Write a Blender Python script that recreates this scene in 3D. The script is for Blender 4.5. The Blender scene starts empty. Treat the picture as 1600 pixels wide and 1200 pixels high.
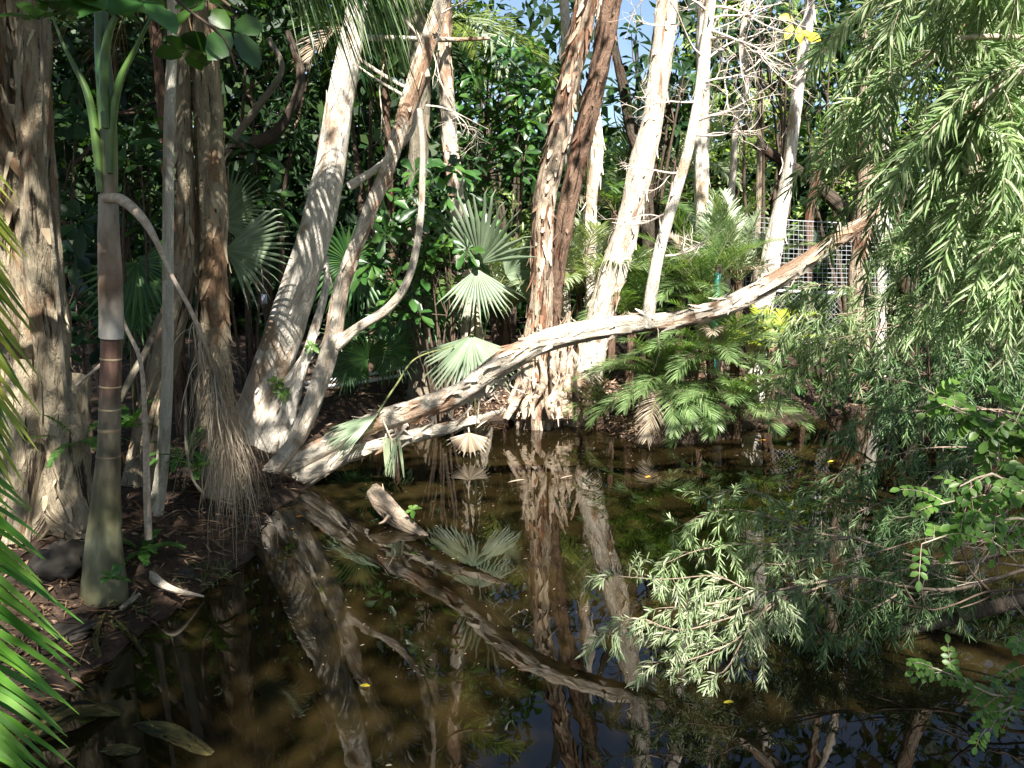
import bpy, math, random
import numpy as np
from mathutils import Vector, noise
random.seed(7); rng = np.random.default_rng(7)
R = math.radians
C = bpy.context.scene.collection
H, PITCH, F = 2.6, R(10), 1256.0

# ---------- camera-depth helper: photo measurement + real distance -> world point
def P3(px, py, d):
    x = (px-800)/F; y = -(py-600)/F
    v = Vector((x, math.cos(PITCH)+y*math.sin(PITCH), -math.sin(PITCH)+y*math.cos(PITCH)))
    v *= d/v.y
    return Vector((v.x, v.y, v.z+H))
def onz(px, py, z=0.0):
    x = (px-800)/F; y = -(py-600)/F
    v = Vector((x, math.cos(PITCH)+y*math.sin(PITCH), -math.sin(PITCH)+y*math.cos(PITCH)))
    v *= (z-H)/v.z
    return Vector((v.x, v.y, z))
def proj(p):
    dx, dy, dz = p[0], p[1], p[2]-H
    f = dy*math.cos(PITCH)-dz*math.sin(PITCH); u = dy*math.sin(PITCH)+dz*math.cos(PITCH)
    if f < .05: return None
    return 800+F*dx/f, 600-F*u/f
def V(*a): return Vector(a)
def rnd(a, b): return random.uniform(a, b)
def rdir():
    v = Vector(rng.normal(size=3)); return v.normalized()

# ---------- mesh accumulation
class MB:
    def __init__(s): s.v=[]; s.b=[]; s.f=[]; s.n=0
    def add(s, verts, faces, bk=None):
        verts = np.asarray(verts, float).reshape(-1,3)
        s.v.append(verts); s.b.append(np.asarray(bk,float).reshape(-1,3) if bk is not None else verts.copy())
        for fa in (faces if isinstance(faces, list) else [faces]):
            s.f.append(np.asarray(fa, int)+s.n)
        s.n += len(verts)
    def build(s, name, mat, parent=None, origin=None, smooth=True):
        me = bpy.data.meshes.new(name)
        v = np.concatenate(s.v) if s.v else np.zeros((0,3)); b = np.concatenate(s.b) if s.b else v
        o3 = np.array(parent.location if parent is not None and origin is None else (origin if origin is not None else (0,0,0)), float)
        if parent is not None and parent.parent is not None and origin is None: o3 = o3 + np.array(parent.parent.location)
        v = v-o3
        loops = np.concatenate([f.ravel() for f in s.f]); tot = np.concatenate([np.full(len(f), f.shape[1]) for f in s.f])
        me.vertices.add(len(v)); me.vertices.foreach_set('co', v.ravel())
        me.loops.add(len(loops)); me.loops.foreach_set('vertex_index', loops)
        me.polygons.add(len(tot)); me.polygons.foreach_set('loop_start', np.concatenate([[0], np.cumsum(tot)[:-1]]))
        if smooth: me.polygons.foreach_set('use_smooth', np.ones(len(tot), bool))
        a = me.attributes.new('bk', 'FLOAT_VECTOR', 'POINT'); a.data.foreach_set('vector', b.ravel())
        me.update(); me.validate()
        me.materials.append(mat)
        o = bpy.data.objects.new(name, me); C.objects.link(o)
        if parent is not None: o.parent = parent
        elif origin is not None: o.location = origin
        return o
def tag(o, label=None, cat=None, group=None, kind=None):
    if label: o['label']=label
    if cat: o['category']=cat
    if group: o['group']=group
    if kind: o['kind']=kind
    return o
def empty(name, loc, label, cat, group=None):
    o = bpy.data.objects.new(name, None); C.objects.link(o); o.location = loc; o.empty_display_size=.2
    return tag(o, label, cat, group)

def crom(pts, vals, step):
    pts=[Vector(p) for p in pts]; out=[]; ov=[]
    P=[pts[0]*2-pts[1]]+pts+[pts[-1]*2-pts[-2]]
    W=[vals[0]]+list(vals)+[vals[-1]]
    for i in range(1,len(P)-2):
        n=max(1,int(math.ceil((P[i+1]-P[i]).length/step)))
        for k in range(n):
            t=k/n
            q=.5*((2*P[i])+(P[i+1]-P[i-1])*t+(2*P[i-1]-5*P[i]+4*P[i+1]-P[i+2])*t*t+(3*P[i]-P[i-1]-3*P[i+1]+P[i+2])*t**3)
            out.append(q); ov.append(W[i]+(W[i+1]-W[i])*t)
    out.append(pts[-1]); ov.append(vals[-1])
    return out, ov
def tube(mb, pts, rad, seg=8, step=.12, rag=0.0, flare=0.0, cap=True, flakes=0, seed=0, groove=0.0, fl=.1, flare_h=.7):
    cp, cr = crom(pts, rad, step)
    n=len(cp); T=[]
    for i in range(n): T.append(((cp[min(i+1,n-1)]-cp[max(i-1,0)])).normalized())
    up=Vector((1,0,0)) if abs(T[0].x)<.8 else Vector((0,1,0))
    A=(up-T[0]*up.dot(T[0])).normalized(); vs=[]; bs=[]; L=0
    off=seed*3.7; axes=[]; lens=[]
    for i in range(n):
        if i: L+=(cp[i]-cp[i-1]).length
        A=(A-T[i]*A.dot(T[i])).normalized(); B=T[i].cross(A)
        axes.append((A.copy(),B.copy())); lens.append(L)
        for k in range(seg):
            a=2*math.pi*k/seg; ca,sa=math.cos(a),math.sin(a); r=cr[i]
            if rag:
                r*=1+rag*(noise.noise((ca*1.6+off,sa*1.6,L*1.1))*1.1+noise.noise((ca*4+off,sa*4,L*2.2))*.8+noise.noise((ca*7+off,sa*7,L*5))*.45+(noise.noise((ca*13+off,sa*13,L*7))*.4+noise.noise((ca*6+off,sa*6,L*26))*.2 if seg>=22 else 0))
            if groove: r*=1+groove*noise.noise((ca*2.2+off+9,sa*2.2,L*.35))
            if flare:
                h=max(0,1-L/flare_h); r*=1+flare*h*h*(1+.9*noise.noise((ca*2.5+off,sa*2.5,3.3)))
            vs.append(cp[i]+A*(ca*r)+B*(sa*r)); bs.append((ca*cr[0]+off,sa*cr[0],L))
    idx=np.arange(n*seg).reshape(n,seg); nx=np.roll(idx,-1,axis=1)
    q=np.stack([idx[:-1],nx[:-1],nx[1:],idx[1:]],-1).reshape(-1,4)
    mb.add(vs,[q],bs)
    if cap:
        for e in (0,n-1):
            base=mb.n; rr=[vs[e*seg+k] for k in range(seg)]
            c=cp[e]+(T[e] if e else -T[e])*cr[e]*.25
            mb.add([c]+rr,[np.array([[0,1+k,1+(k+1)%seg] for k in range(seg)])],[bs[e*seg]]*(seg+1))
    for j in range(flakes):
        i=random.randrange(1,n-1); a=rnd(0,6.283); A,B=axes[i]; o=A*math.cos(a)+B*math.sin(a)
        r=cr[i]*(1+(flare*max(0,1-lens[i]/flare_h)**2 if flare else 0))*1.0; s=T[i].cross(o); p=cp[i]+o*r*.98; w=fl*rnd(.08,.3); l=fl*rnd(.4,2.0)*random.choice((1,1,-1)); lift=fl*rnd(.05,.6)**1.2
        tw=s*rnd(-.4,.4)*abs(l)
        v=[]; 
        for t in (0,.35,.7,1):
            c=p-T[i]*l*t+o*lift*t*t+tw*t; ww=w*(1-.75*t**2)
            v+= [c-s*ww, c+s*ww+o*.3*ww]
        mb.add(v,[np.array([[0,1,3,2],[2,3,5,4],[4,5,7,6]])],[(math.cos(a)*cr[0]+off+rnd(-.05,.05),math.sin(a)*cr[0]+rnd(-.05,.05),lens[i]+rnd(-.4,.4))]*8)
    return cp,T,cr

# ---------- leaves
TM={}
TM['lance']=(np.array([(0,0,0),(.3,-.5,.03),(.3,0,-.03),(.3,.5,.03),(.7,-.36,.0),(.7,0,-.05),(.7,.36,.0),(1,0,-.08)]),
  [np.array([(0,1,2),(0,2,3),(4,7,5),(5,7,6)]),np.array([(1,4,5,2),(2,5,6,3)])])
TM['ovate']=(np.array([(0,0,0),(.22,-.34,.05),(.22,0,-.02),(.22,.34,.05),(.6,-.5,.04),(.6,0,-.04),(.6,.5,.04),(.87,-.28,-.02),(.87,0,-.07),(.87,.28,-.02),(1,0,-.1)]),
  [np.array([(0,1,2),(0,2,3),(7,10,8),(8,10,9)]),np.array([(1,4,5,2),(2,5,6,3),(4,7,8,5),(5,8,9,6)])])
TM['obov']=(np.array([(0,0,0),(.3,-.2,.02),(.3,0,-.02),(.3,.2,.02),(.68,-.5,.04),(.68,0,-.04),(.68,.5,.04),(.92,-.3,-.02),(.92,0,-.07),(.92,.3,-.02),(1,0,-.1)]),TM['ovate'][1])
TM['flat']=(np.array([(0,0,0),(.4,-.5,0),(.4,.5,0),(1,0,-.06)]),[np.array([(0,1,3,2)])])
u=[0,.3,.6,.85,1]; w=[.55,1,.85,.5,.04]
TM['strip']=(np.array([(uu,s*ww*.5,0.0) for uu,ww in zip(u,w) for s in (-1,1)]),[np.array([(2*i,2*i+1,2*i+3,2*i+2) for i in range(4)])])
def leaves(mb,pos,d,nrm,L,W,tm,droop=0.0,curl=0.0):
    pos=np.asarray(pos,float).reshape(-1,3); N=len(pos)
    if N==0: return
    d=np.asarray(d,float).reshape(-1,3); nrm=np.asarray(nrm,float).reshape(-1,3)
    d=d/np.maximum(np.linalg.norm(d,axis=1,keepdims=True),1e-6); s=np.cross(d,nrm); l=np.linalg.norm(s,axis=1,keepdims=True)
    s=np.where(l>1e-4,s/np.maximum(l,1e-6),np.array([[1,0,0]])); n=np.cross(s,d)
    t,fs=TM[tm]; L=np.broadcast_to(L,(N,)).astype(float); W=np.broadcast_to(W,(N,)).astype(float); droop=np.broadcast_to(droop,(N,))
    v=pos[:,None]+d[:,None]*(t[None,:,0:1]*L[:,None,None])+s[:,None]*(t[None,:,1:2]*W[:,None,None])+n[:,None]*((t[None,:,2:3]-curl*t[None,:,0:1]**2)*L[:,None,None])
    v[:,:,2]-=droop[:,None]*L[:,None]*t[None,:,0]**2
    m=len(t); base=(np.arange(N)*m)[:,None,None]
    fl=[(f[None]+base).reshape(-1,f.shape[1]) for f in fs]
    mb.add(v.reshape(-1,3),fl,np.repeat(pos,m,axis=0))
def unit(a): return a/np.maximum(np.linalg.norm(a,axis=-1,keepdims=True),1e-6)
def rosettes(mb,cs,ax,k,L,W,tm='obov',el=.25,droop=.15):
    cs=np.asarray(cs,float).reshape(-1,3); ax=unit(np.asarray(ax,float).reshape(-1,3)); N=len(cs)
    t=unit(np.cross(ax,rng.normal(size=(N,3)))); b=np.cross(ax,t)
    for j in range(k):
        a=2*math.pi*j/k+rng.uniform(-.35,.35,N); e=el+rng.uniform(-.35,.35,N)
        rad=t*np.cos(a)[:,None]+b*np.sin(a)[:,None]
        d=rad*np.cos(e)[:,None]+ax*np.sin(e)[:,None]
        n=ax*np.cos(e)[:,None]-rad*np.sin(e)[:,None]+rng.normal(size=(N,3))*.15
        sc=rng.uniform(.65,1.15,N)
        leaves(mb,cs+d*.06*L,d,n,L*sc,W*sc,tm,droop)
def cloud(mb,cs,r,n,L,W,tm='ovate',down=.25,droop=.1):
    cs=np.asarray(cs,float).reshape(-1,3); N=len(cs)*n
    c=np.repeat(cs,n,0); o=rng.normal(size=(N,3)); o=unit(o)*(rng.uniform(0,1,(N,1))**.5)*r
    d=unit(o)*.6+rng.normal(size=(N,3))*.6+np.array([0,0,-down]); nn=rng.normal(size=(N,3))*.55+np.array([0,-.1,.8])
    sc=rng.uniform(.6,1.2,N); leaves(mb,c+o,d,nn,L*sc,W*sc,tm,droop)
def frond(mr,ml,root,d0,length,ll,lw,n=34,grav=.9,ang=55,ldroop=.25,r0=.012,vee=.35,start=.12,tipf=.35,twist=None,plum=0.0,side_keep=(1,-1)):
    p=Vector(root); d=Vector(d0).normalized(); st=length/24; pts=[p.copy()]; ds=[d.copy()]
    for i in range(24):
        d=(d+Vector((0,0,-grav*st/length*1.2*(0.3+i/24)))).normalized(); p=p+d*st; pts.append(p.copy()); ds.append(d.copy())
    if mr is not None: tube(mr,pts[::3],[r0*(1-.85*i/8) for i in range(len(pts[::3]))],seg=6,step=.2)
    P_=[];D=[];N_=[];LL=[];WW=[]
    for s in side_keep:
        for j in range(n):
            t=start+(1-start)*(j+.3*random.random())/n; i=min(23,int(t*24)); f=t*24-i
            q=pts[i].lerp(pts[i+1],min(1,f)); tg=ds[i]
            sd=tg.cross(Vector((0,0,1))); 
            if sd.length<.05: sd=Vector((1,0,0))
            sd.normalize()
            if twist is not None: sd=(sd*math.cos(twist)+tg.cross(sd)*math.sin(twist)).normalized()
            upv=sd.cross(tg)
            a=R(ang)*(1-.55*t)*rnd(.85,1.12)
            dd=sd*s*math.sin(a)+tg*math.cos(a)+upv*(vee+plum*rnd(-1,1))
            P_.append(q);D.append(dd);N_.append(upv-sd*s*vee+rdir()*.12)
            prof=(math.sin(math.pi*min(1,(t-start)/(1-start)*.72+.22))**.7); prof=max(prof,tipf)
            LL.append(ll*prof*rnd(.85,1.1)); WW.append(lw*rnd(.8,1.1))
    leaves(ml,[tuple(x) for x in P_],[tuple(x) for x in D],[tuple(x) for x in N_],np.array(LL),np.array(WW),'strip',rng.uniform(.5,1.3,len(LL))*ldroop)
    return pts
def fan(ml,hub,out,nrm,Rr,nseg=34,arc=290,droop=.25,split=.5,cone=.15,wfac=1.0,jag=.12):
    out=Vector(out).normalized(); nrm=Vector(nrm); nrm=(nrm-out*nrm.dot(out)).normalized(); sd=out.cross(nrm)
    hub=Vector(hub); da=R(arc)/nseg; vs=[]; q=[]; bs=[]
    def pt(a,r,l):
        x=out*(math.cos(a)*r)+sd*(math.sin(a)*r)+nrm*(l+cone*r*r/Rr*1.0)
        p=hub+x; k=(r/Rr)**2.4; return Vector((p.x,p.y,p.z-droop*Rr*k))
    for i in range(nseg):
        a=-R(arc)/2+da*(i+.5); R2=Rr*rnd(.88,1.05)*(1-.18*(abs(a)/math.pi)); b=len(vs); w1=da/2*.99; tw=rnd(-.03,.03)
        pl=.045*Rr
        rows=[(.03,w1,0),(.3*1,w1,1),(split,w1,1.0)]
        for fr,wa,l in rows:
            r=R2*fr if fr<.2 else Rr*fr
            vs+= [pt(a-wa,r,0),pt(a,r,pl*fr*1.6),pt(a+wa,r,0)]
        for fr,ws in ((.75,.6),(.9,.26)):
            r=R2*fr; wa=w1*split/fr*ws*wfac
            vs+= [pt(a-wa+tw,r,0),pt(a+tw,r,pl*.6),pt(a+wa+tw,r,0)]
        vs.append(pt(a+tw*2,R2,-rnd(0,jag)*Rr*.6))
        for k in range(4): q+= [(b+3*k,b+3*k+1,b+3*k+4,b+3*k+3),(b+3*k+1,b+3*k+2,b+3*k+5,b+3*k+4)]
        q+= [(b+12,b+13,b+15,b+15),(b+13,b+14,b+15,b+15)]
    tri=np.array([x[:3] for x in q if x[2]==x[3]]); qq=np.array([x for x in q if x[2]!=x[3]])
    ml.add(vs,[qq,tri])
def twigs(mb,p,d,L,r,depth,grav=0.0,spread=.7,kids=3,wig=.25):
    pts=[Vector(p)]; dd=Vector(d).normalized(); n=5
    for i in range(n):
        dd=(dd+rdir()*wig+V(0,0,-grav)).normalized(); pts.append(pts[-1]+dd*L/n)
    tube(mb,pts,[r*(1-.7*i/n) for i in range(n+1)],seg=4 if r<.006 else 6,step=.1,cap=False)
    ends=[pts[-1]]
    if depth>0:
        for k in range(kids):
            i=random.randrange(1,n); nd=(dd+rdir()*spread*1.3).normalized()
            ends+=twigs(mb,pts[i],nd,L*rnd(.45,.75),r*.55,depth-1,grav,spread,kids,wig)
    return ends
def hang(mt,ml,p,d,L,leafL,leafW,grav=.35,per=.012,r=.0025,spread=.75,tm='lance',start=.12,ldroop=.25):
    """a drooping leafy twig"""
    n=8; pts=[Vector(p)]; dd=Vector(d).normalized(); dl=[dd.copy()]
    for i in range(n):
        dd=(dd+rdir()*.13+V(0,0,-grav)).normalized(); pts.append(pts[-1]+dd*L/n); dl.append(dd.copy())
    tube(mt,pts,[r*(1-.6*i/n) for i in range(n+1)],seg=3,step=.2,cap=False)
    m=int(L*(1-start)/per); t=start+(1-start)*(np.arange(m)+rng.uniform(0,.8,m))/max(m,1); t=np.clip(t,0,.999)
    ii=(t*n).astype(int); f=(t*n-ii)[:,None]; A=np.array([tuple(x) for x in pts]); DL=np.array([tuple(x) for x in dl])
    q=A[ii]*(1-f)+A[ii+1]*f; tg=DL[ii]; rr=rng.normal(size=(m,3)); rr=unit(rr-tg*np.sum(rr*tg,1,keepdims=True))
    d=tg*.85+rr*spread; sc=rng.uniform(.7,1.15,m)*np.clip(1.15-.5*(t-.6).clip(0),.5,1)
    leaves(ml,q,d,rr*.6*-1+np.array([0,-.1,.6])+rng.normal(size=(m,3))*.35,leafL*sc,leafW*sc,tm,ldroop)
    return pts

# ---------- materials
def newmat(name):
    m=bpy.data.materials.new(name); m.use_nodes=True; nt=m.node_tree
    for n in list(nt.nodes): nt.nodes.remove(n)
    return m,nt,nt.nodes,nt.links
def ramp(N,stops,interp='LINEAR'):
    r=N.new('ShaderNodeValToRGB'); r.color_ramp.interpolation=interp
    while len(r.color_ramp.elements)<len(stops): r.color_ramp.elements.new(.5)
    for e,(p,c) in zip(r.color_ramp.elements,stops): e.position=p; e.color=(*c,1)
    return r
def leafmat(name,cols,trans=.35,rough=.38,tcol=None,spec=.5):
    m,nt,N,Lk=newmat(name)
    g=N.new('ShaderNodeNewGeometry'); r=ramp(N,[(i/(len(cols)-1),c) for i,c in enumerate(cols)])
    Lk.new(g.outputs['Random Per Island'],r.inputs[0])
    nz=N.new('ShaderNodeTexNoise'); nz.inputs['Scale'].default_value=2.2; nz.inputs['Detail'].default_value=2
    tc=N.new('ShaderNodeTexCoord'); Lk.new(tc.outputs['Object'],nz.inputs['Vector'])
    hs=N.new('ShaderNodeHueSaturation'); Lk.new(r.outputs[0],hs.inputs['Color'])
    mr=N.new('ShaderNodeMapRange'); Lk.new(nz.outputs[0],mr.inputs[0]); mr.inputs['From Min'].default_value=.3; mr.inputs['From Max'].default_value=.7; mr.inputs['To Min'].default_value=.7; mr.inputs['To Max'].default_value=1.3
    Lk.new(mr.outputs[0],hs.inputs['Value'])
    p=N.new('ShaderNodeBsdfPrincipled'); p.inputs['Roughness'].default_value=rough; p.inputs['Specular IOR Level'].default_value=spec
    Lk.new(hs.outputs[0],p.inputs['Base Color'])
    t=N.new('ShaderNodeBsdfTranslucent'); mx=N.new('ShaderNodeMix'); mx.data_type='RGBA'; mx.blend_type='MULTIPLY'; mx.inputs[0].default_value=1
    Lk.new(hs.outputs[0],mx.inputs[6]); mx.inputs[7].default_value=(*(tcol or (1.5,1.7,.5)),1); Lk.new(mx.outputs[2],t.inputs['Color'])
    ms=N.new('ShaderNodeMixShader'); ms.inputs[0].default_value=trans; Lk.new(p.outputs[0],ms.inputs[1]); Lk.new(t.outputs[0],ms.inputs[2])
    o=N.new('ShaderNodeOutputMaterial'); Lk.new(ms.outputs[0],o.inputs[0]); return m
def barkmat(name,light,mid,dark,red=(.22,.1,.05),dark_amt=.42,vs=1.0,bump=.8,moss=0.0):
    m,nt,N,Lk=newmat(name)
    at=N.new('ShaderNodeAttribute'); at.attribute_name='bk'
    def noi(scale,zs,det=5,dist=0.0):
        mp=N.new('ShaderNodeMapping'); mp.inputs['Scale'].default_value=(scale,scale,scale*zs); Lk.new(at.outputs['Vector'],mp.inputs[0])
        n=N.new('ShaderNodeTexNoise'); n.inputs['Scale'].default_value=1; n.inputs['Detail'].default_value=det; n.inputs['Roughness'].default_value=.65; n.inputs['Distortion'].default_value=dist
        Lk.new(mp.outputs[0],n.inputs['Vector']); return n
    n1=noi(5,.35,6,.6); n2=noi(16*vs,.12,4,.3); n3=noi(45,.3,3); n4=noi(2.3,.5,3,.8)
    r1=ramp(N,[(.3,mid),(.5,light),(.62,light),(.72,mid)]); Lk.new(n1.outputs[0],r1.inputs[0])
    def mix(fac,a,b,bt='MIX'):
        x=N.new('ShaderNodeMix'); x.data_type='RGBA'; x.blend_type=bt; 
        if isinstance(fac,float): x.inputs[0].default_value=fac
        else: Lk.new(fac,x.inputs[0])
        Lk.new(a,x.inputs[6])
        if isinstance(b,tuple): x.inputs[7].default_value=(*b,1)
        else: Lk.new(b,x.inputs[7])
        return x.outputs[2]
    def msk(n,a,b):
        r=N.new('ShaderNodeMapRange'); r.interpolation_type='SMOOTHSTEP'; Lk.new(n.outputs[0],r.inputs[0]); r.inputs['From Min'].default_value=a; r.inputs['From Max'].default_value=b; return r.outputs[0]
    c=mix(msk(n4,.52,.62),r1.outputs[0],red)
    c=mix(msk(n2,dark_amt,dark_amt-.09),c,dark)
    c=mix(msk(n3,.6,.75),c,mid)
    fm=N.new('ShaderNodeMath'); fm.operation='MULTIPLY'; fm.inputs[1].default_value=7.0; n6=noi(7,.3,7,1.2); Lk.new(n6.outputs[0],fm.inputs[0])
    fr=N.new('ShaderNodeMath'); fr.operation='FRACT'; Lk.new(fm.outputs[0],fr.inputs[0])
    le=N.new('ShaderNodeMapRange'); Lk.new(fr.outputs[0],le.inputs[0]); le.inputs['From Min'].default_value=.16; le.inputs['From Max'].default_value=.0; le.inputs['To Max'].default_value=.75
    c=mix(le.outputs[0],c,dark)
    if moss:
        n5=noi(3,.6,4,.5); c=mix(msk(n5,.62-moss*.2,.7),c,(.05,.07,.02))
    p=N.new('ShaderNodeBsdfPrincipled'); p.inputs['Roughness'].default_value=.85; p.inputs['Specular IOR Level'].default_value=.2; Lk.new(c,p.inputs['Base Color'])
    add=N.new('ShaderNodeMath'); add.operation='ADD'; Lk.new(n2.outputs[0],add.inputs[0]); Lk.new(fr.outputs[0],add.inputs[1])
    ad2=N.new('ShaderNodeMath'); ad2.operation='MULTIPLY_ADD'; ad2.inputs[1].default_value=.5; Lk.new(n3.outputs[0],ad2.inputs[0]); Lk.new(add.outputs[0],ad2.inputs[2])
    bp=N.new('ShaderNodeBump'); bp.inputs['Strength'].default_value=bump; bp.inputs['Distance'].default_value=.03; Lk.new(ad2.outputs[0],bp.inputs['Height']); Lk.new(bp.outputs[0],p.inputs['Normal'])
    o=N.new('ShaderNodeOutputMaterial'); Lk.new(p.outputs[0],o.inputs[0]); return m
def plain(name,a,b,scale=20,rough=.7,metal=0,bump=.2,coord='Object'):
    m,nt,N,Lk=newmat(name); tc=N.new('ShaderNodeTexCoord'); n=N.new('ShaderNodeTexNoise'); n.inputs['Scale'].default_value=scale; n.inputs['Detail'].default_value=6
    Lk.new(tc.outputs[coord],n.inputs['Vector']); r=ramp(N,[(.35,a),(.65,b)]); Lk.new(n.outputs[0],r.inputs[0])
    p=N.new('ShaderNodeBsdfPrincipled'); p.inputs['Roughness'].default_value=rough; p.inputs['Metallic'].default_value=metal; Lk.new(r.outputs[0],p.inputs['Base Color'])
    bp=N.new('ShaderNodeBump'); bp.inputs['Strength'].default_value=bump; bp.inputs['Distance'].default_value=.02; Lk.new(n.outputs[0],bp.inputs['Height']); Lk.new(bp.outputs[0],p.inputs['Normal'])
    o=N.new('ShaderNodeOutputMaterial'); Lk.new(p.outputs[0],o.inputs[0]); return m

M={}
M['bark_cream']=barkmat('bark_cream',(.76,.68,.56),(.54,.44,.33),(.15,.09,.06),(.42,.27,.18),.37)
M['bark_white']=barkmat('bark_white',(.84,.78,.68),(.64,.55,.44),(.24,.17,.11),(.5,.37,.26),.34)
M['bark_tan']=barkmat('bark_tan',(.44,.37,.26),(.25,.19,.12),(.045,.03,.02),(.3,.19,.11),.43,bump=1)
M['bark_brown']=barkmat('bark_brown',(.5,.4,.3),(.3,.2,.135),(.05,.028,.02),(.24,.12,.07),.46)
M['bark_deep']=barkmat('bark_deep',(.2,.13,.09),(.13,.07,.05),(.03,.018,.012),(.17,.07,.04),.48)
M['bark_grey']=barkmat('bark_grey',(.27,.24,.18),(.18,.155,.115),(.09,.075,.055),(.25,.2,.15),.36,moss=.2)
M['bark_moss']=barkmat('bark_moss',(.13,.1,.035),(.04,.03,.016),(.01,.008,.006),(.07,.045,.02),.5,moss=1)
M['bark_pale']=barkmat('bark_pale',(.62,.58,.48),(.46,.42,.34),(.2,.17,.12),(.4,.36,.28),.33,vs=1.5)
M['bark_dark']=barkmat('bark_dark',(.1,.08,.06),(.06,.045,.03),(.02,.015,.01),(.07,.04,.025),.45)
M['twig']=plain('twig',(.33,.25,.18),(.5,.42,.34),30,.8)
M['twig_pale']=plain('twig_pale',(.5,.42,.36),(.68,.6,.52),30,.8)
M['twig_brown']=plain('twig_brown',(.045,.03,.02),(.11,.075,.05),30,.8)
M['twig_mid']=plain('twig_mid',(.13,.095,.065),(.26,.2,.15),30,.8)
M['twig_green']=plain('twig_green',(.1,.13,.04),(.2,.2,.08),30,.6)
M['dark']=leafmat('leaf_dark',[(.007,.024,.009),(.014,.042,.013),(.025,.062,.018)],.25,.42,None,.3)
M['broad_shade']=leafmat('leaf_broad_shade',[(.014,.04,.012),(.03,.08,.02),(.05,.11,.025)],.25,.4,None,.35)  # darker copy of broad, shade of the left side put into its colour
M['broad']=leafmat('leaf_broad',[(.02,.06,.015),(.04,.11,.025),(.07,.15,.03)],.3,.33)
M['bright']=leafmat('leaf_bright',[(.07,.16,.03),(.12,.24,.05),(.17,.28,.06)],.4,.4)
M['bottle']=leafmat('leaf_bottle',[(.13,.22,.075),(.2,.3,.12),(.3,.39,.19),(.45,.5,.32)],.38,.42,(1.15,1.25,.85))
M['bottle_pale']=leafmat('leaf_bottle_pale',[(.16,.24,.1),(.25,.33,.17),(.36,.42,.26),(.48,.5,.36)],.33,.45,(1.2,1.3,.8))
M['bottle_shade']=leafmat('leaf_bottle_shade',[(.06,.12,.045),(.1,.18,.07),(.15,.24,.1)],.33,.45,(1.3,1.5,.7))  # shaded copy of the bottlebrush leaf, dimness put into the colour
M['fan']=leafmat('leaf_fan',[(.17,.23,.14),(.21,.28,.18),(.26,.32,.22)],.3,.42,(1.1,1.3,.8))
M['fan_green']=leafmat('leaf_fan_green',[(.035,.1,.03),(.06,.15,.04),(.09,.18,.05)],.35,.38)
M['palm']=leafmat('leaf_palm',[(.04,.09,.03),(.08,.15,.05),(.13,.2,.08),(.18,.24,.12)],.3,.38)
M['palm_mid']=leafmat('leaf_palm_mid',[(.06,.12,.04),(.11,.19,.06),(.17,.26,.1),(.28,.34,.19)],.32,.36)
M['palm_light']=leafmat('leaf_palm_light',[(.2,.26,.16),(.28,.34,.21),(.38,.42,.29)],.3,.42)
M['palm_yellow']=leafmat('leaf_palm_yellow',[(.2,.28,.03),(.32,.38,.05),(.4,.4,.08)],.45,.4,(1.2,1.3,.4))
M['palm_fore']=leafmat('leaf_palm_fore',[(.05,.15,.02),(.09,.22,.025),(.15,.3,.04)],.35,.3)
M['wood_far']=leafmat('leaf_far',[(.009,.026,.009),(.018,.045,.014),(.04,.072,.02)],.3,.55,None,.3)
M['sunny_far']=leafmat('leaf_sunny_far',[(.12,.2,.05),(.22,.32,.1),(.36,.42,.17)],.45,.45)  # sunlight on the far trees is put into this pale leaf colour
M['dry']=leafmat('leaf_dry',[(.2,.15,.1),(.32,.26,.19),(.42,.36,.28)],.15,.7,(1.1,1,.8),.2)
M['drybrown']=leafmat('leaf_drybrown',[(.03,.018,.012),(.07,.042,.025),(.16,.1,.06),(.28,.2,.13)],.1,.7,(1.1,1,.8),.2)
M['pinklitter']=leafmat('leaf_pinklitter',[(.16,.09,.06),(.3,.2,.14),(.45,.33,.25)],.05,.8,(1.1,1,.8),.1)  # pinkish bark colour, brightened to carry the far bank's sunlight
M['fern']=leafmat('leaf_fern',[(.04,.12,.02),(.07,.18,.03),(.1,.22,.05)],.4,.5)
M['grass']=leafmat('leaf_grass',[(.04,.09,.02),(.08,.14,.03),(.15,.18,.06)],.35,.5)
M['orange']=leafmat('leaf_orange',[(.75,.28,.02),(.8,.38,.03)],.2,.5,(1,.8,.4))
M['yellow']=leafmat('leaf_yellow',[(.72,.58,.03),(.85,.7,.06)],.35,.5,(1,.9,.3))
M['gum']=leafmat('leaf_canopy',[(.04,.08,.03),(.07,.12,.04),(.1,.16,.06)],.3,.45)
M['wire']=plain('galvanised_wire',(.3,.32,.33),(.45,.47,.5),40,.5,.2,0)
M['pipe_white']=plain('white_pipe',(.45,.47,.48),(.6,.62,.62),14,.5)
M['pipe_green']=plain('green_plastic',(.01,.14,.11),(.02,.2,.17),9,.45)
M['tag']=plain('tag_white',(.6,.65,.75),(.75,.8,.85),10,.4)
M['ink']=plain('tag_ink',(.06,.1,.25),(.1,.15,.3),10,.5)
M['rock']=plain('rock',(.25,.2,.14),(.45,.36,.26),7,.9,0,.8)
M['rock_dark']=plain('rock_dark',(.012,.01,.008),(.035,.028,.02),7,.8,0,.8)
M['shaft']=None
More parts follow.
